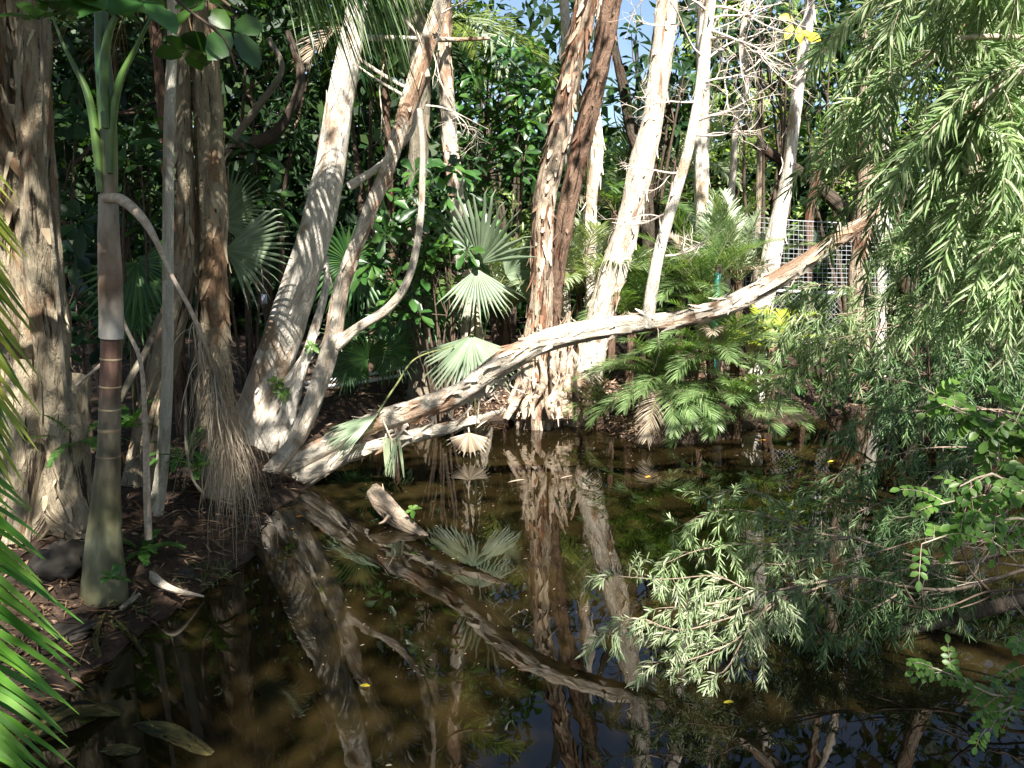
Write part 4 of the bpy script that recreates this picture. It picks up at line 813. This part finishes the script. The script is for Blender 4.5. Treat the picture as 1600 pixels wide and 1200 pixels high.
spray('bottlebrush_spray','sunlit bottlebrush spray dipping to the dark water, lower centre right',
 [[(1330,900,4.9),(1250,915,4.75),(1180,925,4.6),(1120,900,4.6),(1040,905,4.6),(960,900,4.6)],
  [(1330,900,4.9),(1230,935,4.7),(1140,965,4.55),(1060,985,4.5),(990,965,4.5),(930,1000,4.5)],
  [(1250,915,4.75),(1190,960,4.6),(1150,1000,4.5),(1080,1030,4.45),(1010,1035,4.45)],
  [(1200,945,4.6),(1160,1000,4.5),(1130,1050,4.4),(1070,1065,4.4)],
  [(1230,930,4.7),(1200,980,4.6),(1190,1010,4.5)],
  [(1180,930,4.6),(1100,945,4.6),(1030,950,4.55)]],
  M['bottle_pale'],(.1,.26),.07,.0095,.95,.006,.14)
spray('bottlebrush_spray','bottlebrush spray over the reflections, just above the sunlit dipping one',
 [[(1330,840,5.4),(1260,830,5.3),(1180,800,5.2),(1110,800,5.2),(1050,830,5.2)],[(1330,840,5.4),(1240,850,5.2),(1160,850,5.1),(1090,860,5.1),(1040,880,5.1)],
  [(1260,830,5.3),(1210,780,5.3),(1150,765,5.3),(1100,780,5.3)],[(1300,850,5.3),(1240,880,5.1),(1190,880,5.0)]],
  M['bottle'],(.1,.28),.076,.0105,.9,.0075,.16)
spray('bottlebrush_spray','shadowed bottlebrush curtain touching the black water, lower right',
 [[(1560,880,5.2),(1460,880,5.0),(1380,900,4.9),(1300,925,4.8),(1240,930,4.8)],[(1560,850,5.3),(1460,840,5.2),(1380,860,5.1),(1310,880,5)],
  [(1460,880,5.0),(1400,930,4.85),(1350,960,4.8),(1310,1000,4.75)],[(1560,900,5.1),(1470,930,4.9),(1420,960,4.85)],[(1300,925,4.8),(1270,960,4.8),(1290,1000,4.7)],[(1560,820,5.5),(1480,800,5.4),(1400,810,5.4)]],
  M['bottle_shade'],(.14,.34),.08,.0095,.95,.0085,.2)
spray('bottlebrush_spray','drooping green bottlebrush spray against the far bank below the fence',
 [[(1500,470,7.6),(1400,480,7.6),(1320,490,7.6),(1250,500,7.6),(1210,530,7.6)],[(1450,500,7.5),(1350,520,7.5),(1280,540,7.5),(1230,580,7.5)],[(1400,480,7.6),(1330,450,7.6),(1270,445,7.6),(1230,460,7.6)],[(1350,520,7.5),(1310,560,7.5),(1290,590,7.5)]],
  M['bottle'],(.25,.5),.11,.013,.8,.011,.25)
spray('bottlebrush_spray','dim bottlebrush boughs hanging over the dark far water at the right',
 [[(1560,640,6.5),(1460,640,6.4),(1380,650,6.3),(1310,670,6.2)],[(1560,700,6.3),(1450,700,6.2),(1370,720,6.1),(1310,740,6.0),(1290,790,5.9)],[(1560,740,6.1),(1460,760,6),(1390,780,5.9),(1340,800,5.8)],[(1600,680,6.0),(1500,720,5.9),(1440,760,5.8),(1400,830,5.7)],[(1500,640,6.4),(1430,600,6.4),(1370,590,6.4)]],
  M['bottle_shade'],(.2,.42),.095,.011,.85,.011,.22)
spray('bottlebrush_spray','bright hanging bottlebrush tassels on the far right at mid height',
 [[(1750,380,3.9),(1640,400,3.7),(1560,440,3.6),(1500,470,3.6)],[(1750,430,3.8),(1640,450,3.6),(1580,480,3.55)],[(1700,380,3.8),(1600,390,3.7),(1540,400,3.7)]],
  M['bottle'],(.2,.42),.09,.011,.7,.009,.3)
# round leaved compound shrub at right
def compound(ml,ms,p,d,L,nl,ls,grav=.1):
    pts=[Vector(p)]; dd=Vector(d).normalized()
    for i in range(6): dd=(dd+V(0,0,-grav)+rdir()*.08).normalized(); pts.append(pts[-1]+dd*L/6)
    tube(ms,pts,[.0025*(1-.1*i) for i in range(7)],seg=4,step=.1,cap=False)
    P_=[];D=[];N_=[]
    for i in range(nl):
        t=.15+.85*i/nl; k=min(5,int(t*6)); q=pts[k].lerp(pts[k+1],t*6-k); tg=(pts[k+1]-pts[k]).normalized(); s=tg.cross(V(0,-.4,1)).normalized()
        for sg in (1,-1): P_.append(q);D.append(s*sg+tg*.45+rdir()*.15);N_.append(V(0,-.6,.8)+rdir()*.25)
    P_.append(pts[-1]);D.append(dd);N_.append(V(0,-.5,.8))
    leaves(ml,P_,D,N_,rng.uniform(.8,1.1,len(P_))*ls,rng.uniform(.9,1.1,len(P_))*ls*.62,'ovate',.1)
def cshrub(label,branches,mat,ls=.055,n=9,L_=(.16,.28),off=.02):
    b=P3(*branches[0][0]); e=empty('round_leaf_branch',b,label,'branch','round leaved branches reaching in from the right'); ml=MB(); ms=MB()
    ROOT=V(3.9,2.6,-.3)
    for lp in branches:
        W=[P3(*q) for q in lp]
        if lp[0][0]>=1680: tube(ms,[ROOT,V(3.7,(2.7+W[0].y)/2,W[0].z*.6),W[0]],[.02,.014,.007],seg=6,step=.2)
        tube(ms,W,[.007*(1-.6*i/(len(W)-1)) for i in range(len(W))],seg=6,step=.1); cp,_=crom(W,[1]*len(W),.055)
        for k in range(int(len(cp)*.2),len(cp)):
            tg=(cp[min(k+1,len(cp)-1)]-cp[k-1]).normalized(); compound(ml,ms,cp[k],tg*.6+rdir()*.9+V(0,-.2,.1),rnd(*L_),random.randint(3,6),ls*rnd(.8,1.1))
    ml.build('foliage',mat,e); ms.build('stem',M['twig'],e)
cshrub('round leaved branch reaching left, uppermost of the three at the right edge',[[(1680,700,3.48),(1600,668,3.48),(1520,650,3.48),(1450,620,3.48)],[(1680,740,3.40),(1620,690,3.40),(1570,640,3.40)],[(1600,668,3.48),(1540,690,3.48)],[(1680,780,3.48),(1600,740,3.40),(1560,720,3.40)]],M['bright'],.062,L_=(.08,.17))
cshrub('round leaved branch with paired leaflets, middle one at the right edge',[[(1680,760,3.16),(1600,770,3.16),(1530,775,3.16),(1460,790,3.16)],[(1680,830,3.16),(1590,810,3.16),(1500,830,3.16),(1440,850,3.16)],[(1600,770,3.16),(1550,740,3.16),(1500,760,3.16)]],M['bright'],.048,L_=(.1,.2))
cshrub('small leaved yellow green branch low over the dark water at the right edge',[[(1700,1110,3.6),(1610,1090,3.6),(1550,1085,3.6),(1500,1060,3.6),(1450,1040,3.6)],[(1610,1090,3.6),(1570,1110,3.6),(1540,1140,3.6)],[(1690,1020,3.5),(1620,1010,3.5),(1590,1000,3.5)],[(1680,1060,3.5),(1600,1040,3.5)]],M['bright'],.045,L_=(.08,.16))
# bare looping twigs lower right
e=empty('bare_branch',P3(1640,920,4.6),'thin bare arching twigs looping above the dark water at the right edge','branch')
mb=MB()
for lp in ([(1640,925,4.6),(1590,922,4.6),(1540,925,4.6),(1490,945,4.6),(1450,952,4.6),(1440,920,4.6),(1450,895,4.6)],[(1545,922,4.6),(1515,890,4.6),(1500,850,4.6),(1490,820,4.6)],[(1560,925,4.6),(1530,940,4.6),(1500,950,4.6)],[(1440,950,4.6),(1400,940,4.7),(1340,905,4.8)],[(1480,850,4.8),(1540,858,4.8),(1640,862,4.8)],[(1430,945,4.6),(1410,910,4.6),(1405,880,4.6)]):
    tube(mb,[P3(*q) for q in lp],[.008-.005*i/(len(lp)-1) for i in range(len(lp))],seg=6,step=.06)
mb.build('stem',M['twig_brown'],e); mb=MB()
for k in range(12): twigs(mb,P3(rnd(1500,1640),rnd(800,930),4.7),V(rnd(-1,.4),0,rnd(-.4,.4)),rnd(.2,.4),.004,2)
mb.build('twig',M['twig'],e)

# ---------- foreground palm at left edge
e=empty('foreground_palm',V(-3.0,2.1,max(0,gz(-3.0,2.1))),'bright green palm fronds sweeping in from the lower left edge','palm')
def ffrond(pts,d,ll,lw,n,sidev,mat,jit=.1,w_t=.9):
    W=[P3(a,b,d) for a,b in pts]; cp,_=crom(W,[1]*len(W),.03); mr=MB(); tube(mr,W,[.008]*len(W),seg=7,step=.08)
    P_=[];D=[];N_=[];n=len(cp)
    for k in range(1,n-1):
        for s in (1,-1):
            tg=(cp[k+1]-cp[k-1]).normalized(); sd=V(*sidev)*s; D.append(sd+tg*w_t+rdir()*jit); P_.append(cp[k]); N_.append(V(.1,-.45,.9)+rdir()*.15)
    ml=MB(); leaves(ml,P_,D,N_,rng.uniform(.85,1.1,len(P_))*ll,lw,'strip',.35); tube(mr,[Vector(e.location)-V(0,0,.05),Vector(e.location)*.5+W[0]*.5-V(.25,0,0),W[0]],[.03,.02,.009],seg=8,step=.1); f=ml.build('frond',mat,e); mr.build('rachis',M['twig_green'],f)
ffrond([(-190,640),(-150,760),(-125,880),(-115,1000),(-125,1120),(-150,1260)],2.35,.50,.024,30,(1,-.25,.12),M['palm_fore'],w_t=.22)
ffrond([(-190,830),(-150,930),(-130,1030),(-130,1130),(-150,1240)],2.55,.46,.022,30,(1,-.1,.15),M['palm_fore'],w_t=.3)
e2=e
e=empty('foreground_palm',V(-3.3,2.9,max(0,gz(-3.3,2.9))),'yellow green palm leaflet tips entering at mid left edge','palm')
ffrond([(-150,130),(-110,280),(-90,420),(-95,560),(-120,700)],2.7,.36,.022,24,(1,-.1,.05),M['palm_yellow'],w_t=.8)
ffrond([(-190,160),(-130,300),(-100,440),(-110,600)],2.85,.38,.022,24,(1,-.1,-.1),M['palm_fore'],w_t=.9)

# ---------- bank details
def fern(label,px,py,z=None,n=9,L=.35,name='fern',mat='fern',ll=.06,spread=(10,60)):
    b=gb(px,py) if z is None else P3(px,py,z); e=empty(name,b,label,'fern','ferns on the shaded bank')
    for i in range(n):
        a=R(360*i/n+rnd(-15,15)); q=R(rnd(*spread)); ml=MB(); mr=MB(); frond(mr,ml,b,V(math.cos(a)*math.cos(q),math.sin(a)*math.cos(q),math.sin(q)),L*rnd(.7,1.1),ll,.016,n=22,grav=1.1,ang=75,ldroop=.1,r0=.003,vee=.1); f=ml.build('frond',M[mat],e)
fern('small fern right of the king palm base',222,855,n=10,L=.4)
fern('fern tucked between huge paperbark and king palm',120,690,6.0,9,.42)
fern('fern behind the king palm shaft, above the bank',200,670,6.6,9,.42)
fern('fern under the straight tan paperbark by the dead frond',290,710,6.8,10,.42)
fern('lower fern hanging left of the dead frond tassel',310,735,6.6,9,.4)
fern('tiny fern at the foot of the king palm',178,905,5.05,7,.12,ll=.03)
def tuft(label,px,py,n=90,L=.22,rad=.18,mat='grass',z=None):
    b=gb(px,py) if z is None else z; ml=MB(); a=rng.uniform(0,6.28,n); r_=rad*np.sqrt(rng.uniform(0,1,n)); P_=np.stack([b.x+r_*np.cos(a),b.y+r_*np.sin(a),np.full(n,b.z)],-1)
    D=np.stack([rng.normal(0,.45,n),rng.normal(0,.45,n),np.ones(n)],-1); leaves(ml,P_,D,rng.normal(size=(n,3)),rng.uniform(.5,1.2,n)*L,.007,'strip',.5)
    tag(ml.build('grass_tuft',M[mat],origin=b),label,'grass','grass tufts at the water edge')
tuft('wispy grass tuft at the water edge below the log butt',455,785,140,.2,.25)
tuft('thin grass on the bank behind the pale driftwood',300,862,110,.14,.3)
tuft('grass tuft between the pale rock and central trunk base',925,652,90,.3,.15)
tuft('sparse grass beside the king palm foot',205,905,60,.1,.15)
def driftwood(label,pts,mat,flakes=12,rag=.2,name='driftwood',cat='driftwood',group=None,fl=.06,extra=None):
    W=[Vector(p) for p,_ in pts]; mb=MB(); tube(mb,W,[r_ for _,r_ in pts],seg=14,step=.03,rag=rag,flakes=flakes,fl=fl)
    if extra: extra(mb)
    return tag(mb.build(name,mat,origin=W[0]),label,cat,group)
def gp(px,py,h=.04):
    p=onz(px,py,.15)
    for _ in range(6):
        z=max(0.0,gz(p.x,p.y))+h; p=onz(px,py,z)
    return p
driftwood('smooth pale bent branch lying on the bank right of the king palm',[(gp(192,864,.15),.03),(gp(212,880,.13),.04),(gp(238,902,.08),.036),(gp(268,920,.05),.024),(gp(318,932,.02),.007)],M['bark_cream'],4,.1)
driftwood('short splintered grey wood below the pale bent branch',[(gp(190,950,.02),.02),(gp(205,938,.03),.022),(gp(218,928,.03),.012)],M['bark_grey'],6)
driftwood('mossy root snaking down to the water left of centre bank',[(gp(165,965,.02),.016),(gp(185,975,.03),.017),(gp(205,995,.02),.015),(gp(228,1025,.0),.01)],M['bark_moss'],30,.5,name='root',cat='root')
driftwood('dark forked root below the king palm',[(gp(175,945,.03),.015),(gp(158,970,.04),.018),(gp(150,1000,.03),.016),(gp(156,1025,.01),.012)],M['bark_moss'],30,.5,name='root',cat='root')
driftwood('thick mossy log rising out of the water at bottom left',[(gp(30,1165,.0),.035),(onz(70,1135,.05),.042),(onz(110,1112,.08),.04),(onz(150,1108,.05),.032),(onz(195,1118,-.02),.02)],M['bark_moss'],20,.35)
driftwood('gold flecked half sunken log along the bottom left water',[(onz(205,1140,-.03),.02),(onz(235,1138,.0),.035),(onz(275,1150,.005),.04),(onz(315,1175,-.01),.035),(onz(345,1192,-.05),.02)],M['bark_moss'],80,.5,fl=.03)
driftwood('barely showing sunken wood in the bottom left corner water',[(onz(165,1180,-.02),.03),(onz(190,1172,.008),.03),(onz(215,1180,-.02),.03)],M['bark_moss'],30,.4,fl=.03)
def snag(mb): tube(mb,[P3(608,806,6.95),P3(600,815,6.9),P3(592,818,6.88)],[.022,.015,.006],seg=6,step=.03,rag=.3)
sg=[(P3(586,768,7.5),.085),(P3(602,790,7.3),.095),(P3(624,812,7.15),.085),(P3(644,826,7.0),.06),(onz(672,842,-.03),.02)]
driftwood('broken orange brown snag poking from the water below the log',sg,M['bark_brown'],14,.2,name='snag',cat='snag',extra=snag)
# sprout on the snag
e=empty('sprout',P3(645,800,7.0),'bright green sprout growing beside the broken snag','seedling'); ml=MB(); ms=MB()
rosettes(ml,[tuple(P3(645,797,7.0))],[(0,-.5,1)],7,.085,.045,'ovate',.3); tube(ms,[P3(648,822,7.0),P3(645,797,7.0)],[.004,.003],seg=5); ml.build('leaf',M['bright'],e); ms.build('stem',M['twig_green'],e)
e=empty('sprout',P3(490,600,9.0),'tiny green sprout on the bark of the thick leaning trunk','seedling'); ml=MB(); ms=MB()
for q in ((487,540),(440,612),(433,598)): ml=MB(); rosettes(ml,[tuple(P3(*q,8.95))],[(0,-.7,.7)],6,.11,.05,'ovate',.3); tube(ms,[P3(q[0],q[1]+10,9.05),P3(*q,8.95)],[.004,.003],seg=5); ml.build('leaf',M['bright'],e)
ms.build('stem',M['twig_green'],e)
def rock(label,px,py,s,mat,z=0):
    c=gp(px,py,z); mb=MB(); vs=[]; n1,n2=14,20
    for i in range(n1+1):
        for j in range(n2):
            th=math.pi*i/n1; ph=2*math.pi*j/n2; d=V(math.sin(th)*math.cos(ph),math.sin(th)*math.sin(ph),math.cos(th)); k=1+.5*noise.noise(d*1.7+V(px,0,0))+.25*noise.noise(d*4)+.12*noise.noise(d*9)
            vs.append((c.x+d.x*s[0]*k,c.y+d.y*s[1]*k,c.z+d.z*s[2]*k))
    id_=np.arange((n1+1)*n2).reshape(n1+1,n2); nx=np.roll(id_,-1,1); mb.add(vs,[np.stack([id_[:-1],id_[1:],nx[1:],nx[:-1]],-1).reshape(-1,4)])
    tag(mb.build('rock',mat,origin=c),label,'rock')
rock('pale rounded rock right of the central trunk bases',942,640,(.16,.15,.22),M['rock'],.08)
rock('dark squat block of earth left of the king palm base',95,880,(.17,.15,.15),M['rock_dark'],.03)
rock('low dark stone at the waterline below the king palm',110,985,(.16,.14,.05),M['rock_dark'])
rock('small stone on the bank left of the dead frond tips',290,900,(.07,.06,.05),M['rock_dark'])

# litter: countless scraps of bark, leaf and twig on the banks
ml=MB(); P_=[];
for k in range(26000):
    x=rnd(-6,6); y=rnd(3.4,14)
    P_.append((x,y))
P_=np.array(P_); sd_=sdist(P_[:,0],P_[:,1]); P_=P_[(sd_>.02)&(sd_<2.6)]
Zs=np.array([gz(a,b) for a,b in P_])+.015; n=len(P_)
leaves(ml,np.column_stack([P_,Zs]),np.column_stack([rng.normal(size=(n,2)),rng.normal(0,.25,n)]),np.column_stack([rng.normal(0,.4,(n,2)),np.ones(n)]),rng.uniform(.03,.13,n),rng.uniform(.008,.03,n),'lance',0,.15)
tag(ml.build('leaf_litter',M['drybrown']),'brown leaf and bark litter strewn over the banks','leaf litter',kind='stuff')
ml=MB(); P_=np.array([(rnd(-3.2,-1.2),rnd(3.6,8.4)) for _ in range(2600)]); sd_=sdist(P_[:,0],P_[:,1]); P_=P_[(sd_>.05)&(sd_<1.6)]; n=len(P_)
Zs=np.array([gz(a,b) for a,b in P_])+.02
leaves(ml,np.column_stack([P_,Zs]),np.column_stack([rng.normal(size=(n,2)),rng.normal(0,.2,n)]),np.column_stack([rng.normal(0,.5,(n,2)),np.ones(n)]),rng.uniform(.04,.22,n),rng.uniform(.003,.014,n),'lance',0,.1)
tag(ml.build('twig_litter',M['drybrown']),'dry twigs and shredded fronds scattered over the left bank','twig litter',kind='stuff')
ml=MB(); P_=np.array([tuple(onz(rnd(630,1010),rnd(618,668),.15))[:2] for _ in range(3800)]); sd_=sdist(P_[:,0],P_[:,1]); P_=P_[(sd_>.0)]; n=len(P_)
Zs=np.array([gz(a,b) for a,b in P_])+.015
leaves(ml,np.column_stack([P_,Zs]),np.column_stack([rng.normal(size=(n,2)),rng.normal(0,.25,n)]),np.column_stack([rng.normal(0,.4,(n,2)),np.ones(n)]),rng.uniform(.03,.14,n),rng.uniform(.01,.035,n),'lance',0,.15)
tag(ml.build('bark_litter',M['pinklitter']),'pinkish shed bark scraps brightened for the sunlight on the far bank','bark litter',kind='stuff')
# floating scraps
ml=MB(); n=900; P_=np.array([tuple(onz(rnd(420,1300),645+420*random.random()**2.6,.004)) for _ in range(n)]); sd_=sdist(P_[:,0],P_[:,1]); P_=P_[sd_<-.02]; n=len(P_)
leaves(ml,P_,np.column_stack([rng.normal(size=(n,2)),np.zeros(n)]),np.tile([0,0,1.0],(n,1)),rng.uniform(.008,.045,n),rng.uniform(.004,.012,n),'flat',0,-.05)
tag(ml.build('floating_debris',M['dry']),'tiny pale specks and leaf scraps floating on the pond','debris',kind='stuff')
for lab,px,py,mt,L_ in (('orange fallen leaf floating near the left bank',462,807,'orange',.075),('small orange leaf floating just behind the larger orange leaf',455,826,'orange',.03),('yellow leaf floating below the sunlit bottlebrush spray',1130,1098,'yellow',.06),('thin yellow leaf floating in the lower middle of the pond',562,1071,'yellow',.07),('amber leaf floating by the palms on the far right bank',1185,688,'orange',.1),('yellow leaf floating on the dark far water',1293,722,'yellow',.09),('long pale leaf floating below the withered hanging fan',793,754,'dry',.2),('pale crescent leaf floating right of centre',875,748,'dry',.16),('small pink brown leaf at the bottom middle of the pond',602,1196,'dry',.035),('orange leaf floating between the log and the palms',1008,746,'orange',.07)):
    ml=MB(); p=onz(px,py,.006); leaves(ml,[tuple(p)],[(rnd(.6,1),rnd(-.5,.5),.05)],[(rnd(-.15,.15),-.2,1)],L_,L_*(.42 if L_<.1 else .13),'ovate',0,-.15); tag(ml.build('floating_leaf',M[mt],origin=p),lab,'leaf','fallen leaves floating on the pond')
# yellow leaves high right
e=empty('yellow_leaf_sprig',P3(1245,40,9.5),'bright yellow dying leaves at the top beside the bright leaning trunk','leaf cluster'); ml=MB(); ms=MB()
for q,dd in zip(((1238,38),(1246,42),(1254,48),(1262,52),(1240,30)),((-.4,-.2,-.8),(.2,-.2,-.8),(.6,-.2,-.5),(.9,-.1,-.4),(-.8,0,.2))): ml=MB(); leaves(ml,[tuple(P3(*q,9.5))],[dd],[(0,-1,.3)],.17,.1,'ovate',.1); ml.build('leaf',M['yellow'],e)
tube(ms,[P3(1236,36,9.5),P3(1262,50,9.5)],[.006,.005],seg=5); tube(ms,[P3(1236,36,9.5),P3(1232,-30,9.5),P3(1240,-160,9.8)],[.006,.008,.01],seg=5)
ms.build('stem',M['twig_brown'],e)

# ---------- sun, unseen canopy clumps added to shape sun and shade
SUN_EL,SUN_AZ=R(48),R(12)   # behind the viewer, to the right
S=V(math.sin(SUN_AZ)*math.cos(SUN_EL),-math.cos(SUN_AZ)*math.cos(SUN_EL),math.sin(SUN_EL))
LIT=np.array([
[.0,.0,.1,.15,.5,.8,.7,.5,.5,.7,.9,.6,.4,.6,.8,.9],
[.0,.0,.25,.3,.5,1.,.9,.4,.5,.8,.9,.6,.4,.7,.9,.9],
[.3,.0,.3,.35,.5,1.,.9,.3,.5,.9,1.,.7,.6,.7,.9,.9],
[.8,.1,.3,.35,.5,1.,.7,.8,.6,.9,1.,.9,.9,.7,.8,.9],
[.9,.2,.35,.4,.3,.6,.5,1.,.7,.9,1.,.9,.9,.6,.7,.9],
[.7,.25,.4,.4,.3,.5,.4,1.,.9,1.,1.,.9,.8,.5,.6,.9],
[.1,.25,.3,.3,.4,.5,.6,.9,.9,.8,.8,.7,.5,.3,.9,1.],
[.3,.2,.1,.2,.2,.4,.4,.5,.6,.5,.6,.5,.4,.2,.9,1.],
[.8,.35,.15,.1,.1,.3,.4,.4,.4,.3,.8,.6,.2,.1,.7,.9],
[.9,.1,.0,.1,.2,.3,.2,.5,.3,.6,1.,.9,.2,.05,.05,.1],
[.9,.0,.0,.1,.3,.4,.5,.4,.2,.5,1.,.6,.05,.05,.4,.6],
[.8,.1,.2,.4,.4,.4,.5,.3,.1,.1,.05,.05,.05,.05,.1,.2]])
def litmap(px,py):
    x=min(max(px/100-.5,0),14.999); y=min(max(py/100-.5,0),10.999); i,j=int(x),int(y); fx,fy=x-i,y-j
    return (LIT[j,i]*(1-fx)+LIT[j,i+1]*fx)*(1-fy)+(LIT[j+1,i]*(1-fx)+LIT[j+1,i+1]*fx)*fy
A=S.cross(V(0,0,1)).normalized(); B=A.cross(S)
def wantlit(p):
    """follow the sun ray down from p to what it would reach first and read how sunny that is in the photograph"""
    q=Vector(p)
    for _ in range(120):
        q=q-S*.2; pr=proj(q)
        if q.z<=0.05:
            if pr is None or q.y<2.9: return .15
            return litmap(*pr) if -200<pr[0]<1800 else .3
        if pr is not None and -50<pr[0]<1650 and pr[1]>-40:
            px=pr[0]; D=6.0 if px<130 else 5.3 if px<210 else 7.2 if px<370 else 9.2 if px<560 else 11.2 if px<1240 else np.interp(px,[1240,1350],[11.2,4.2])
            if q.y>=D and pr[1]<700: return litmap(*pr)
        if q.y>13.5: break
    pr=proj(q)
    if pr is None: return .4
    return .05 if pr[0]<560 else .3 if pr[0]<720 else .75
cents=[]; g=.3
for ia in range(-44,45):
    for ib in range(-50,60):
        o=A*(ia*g+rnd(-.1,.1))+B*(ib*g+rnd(-.1,.1))+V(0,7,0); z=rnd(8.0,10.8); p=o+S*((z-o.z)/S.z)
        if p.y>13.6 or p.y<-13 or abs(p.x)>13: continue
        l=wantlit(p); nz=noise.noise((ia*.42,ib*.42,3))*.5+.5+rnd(-.13,.13)
        if nz*.9+.05>l: cents.append(p)
        if l<.26:
            for zz in (rnd(8.4,10),rnd(10,12)): cents.append(o+S*((zz-o.z)/S.z)+V(rnd(-.3,.3),rnd(-.3,.3),0))
for p in cents:
    t=min(TREES,key=lambda t:(t['top'].xy-p.xy).length); t['cl'].append(p)
for t in TREES:
    if not t['cl']:
        t['cl']=[t['top']+V(rnd(-.3,.3),rnd(-.3,.3),rnd(0,.6)) for _ in range(4)]
    ml=MB(); cs=np.array([tuple(p) for p in t['cl']]); cloud(ml,cs,.3,13,.26,.1,'flat',down=.1); 
    ms=MB()
    for k in range(0,len(t['cl']),max(1,len(t['cl'])//14)):
        q=t['cl'][k]; a=t['top']-V(0,0,rnd(.3,1.2)); tube(ms,[a,a.lerp(q,.5)+V(0,0,.3),q],[t['r']*.6+.01,t['r']*.35+.01,.01],seg=7,step=.3)
    ml.build('crown',M['gum'],t['e'])  # crown is built from the clumps added to block the sun
    if ms.n: ms.build('limb',t['mat'],t['e'])

# ---------- light, sky, camera
W=bpy.data.worlds.new('World'); bpy.context.scene.world=W; W.use_nodes=True; nt=W.node_tree
sky=nt.nodes.new('ShaderNodeTexSky'); sky.sky_type='NISHITA'; sky.sun_disc=False; sky.sun_elevation=SUN_EL; sky.sun_rotation=math.atan2(S.x,S.y)
bg=nt.nodes['Background']; bg.inputs[1].default_value=.055; nt.links.new(sky.outputs[0],bg.inputs[0])
sl_=bpy.data.lights.new('sun','SUN'); sl_.energy=5.0; sl_.angle=R(.53); sl_.color=(1,.95,.87); so=bpy.data.objects.new('sun',sl_); C.objects.link(so); so.rotation_euler=(-S).to_track_quat('-Z','Y').to_euler()
cam=bpy.data.cameras.new('camera'); co=bpy.data.objects.new('camera',cam); C.objects.link(co); co.location=(0,0,H); co.rotation_euler=(R(90)-PITCH,0,0); cam.lens=36*F/1600; cam.clip_end=600; cam.clip_start=.05
sc=bpy.context.scene; sc.camera=co; sc.view_settings.view_transform='Standard'; sc.view_settings.look='None'; sc.view_settings.exposure=1.85; sc.view_settings.gamma=1
sc.cycles.max_bounces=6; sc.cycles.diffuse_bounces=3; sc.cycles.glossy_bounces=3; sc.cycles.transmission_bounces=3; sc.cycles.caustics_reflective=False; sc.cycles.caustics_refractive=False
print('VERTS',sum(len(o.data.vertices) for o in bpy.data.objects if o.type=='MESH'),'clumps',len(cents))
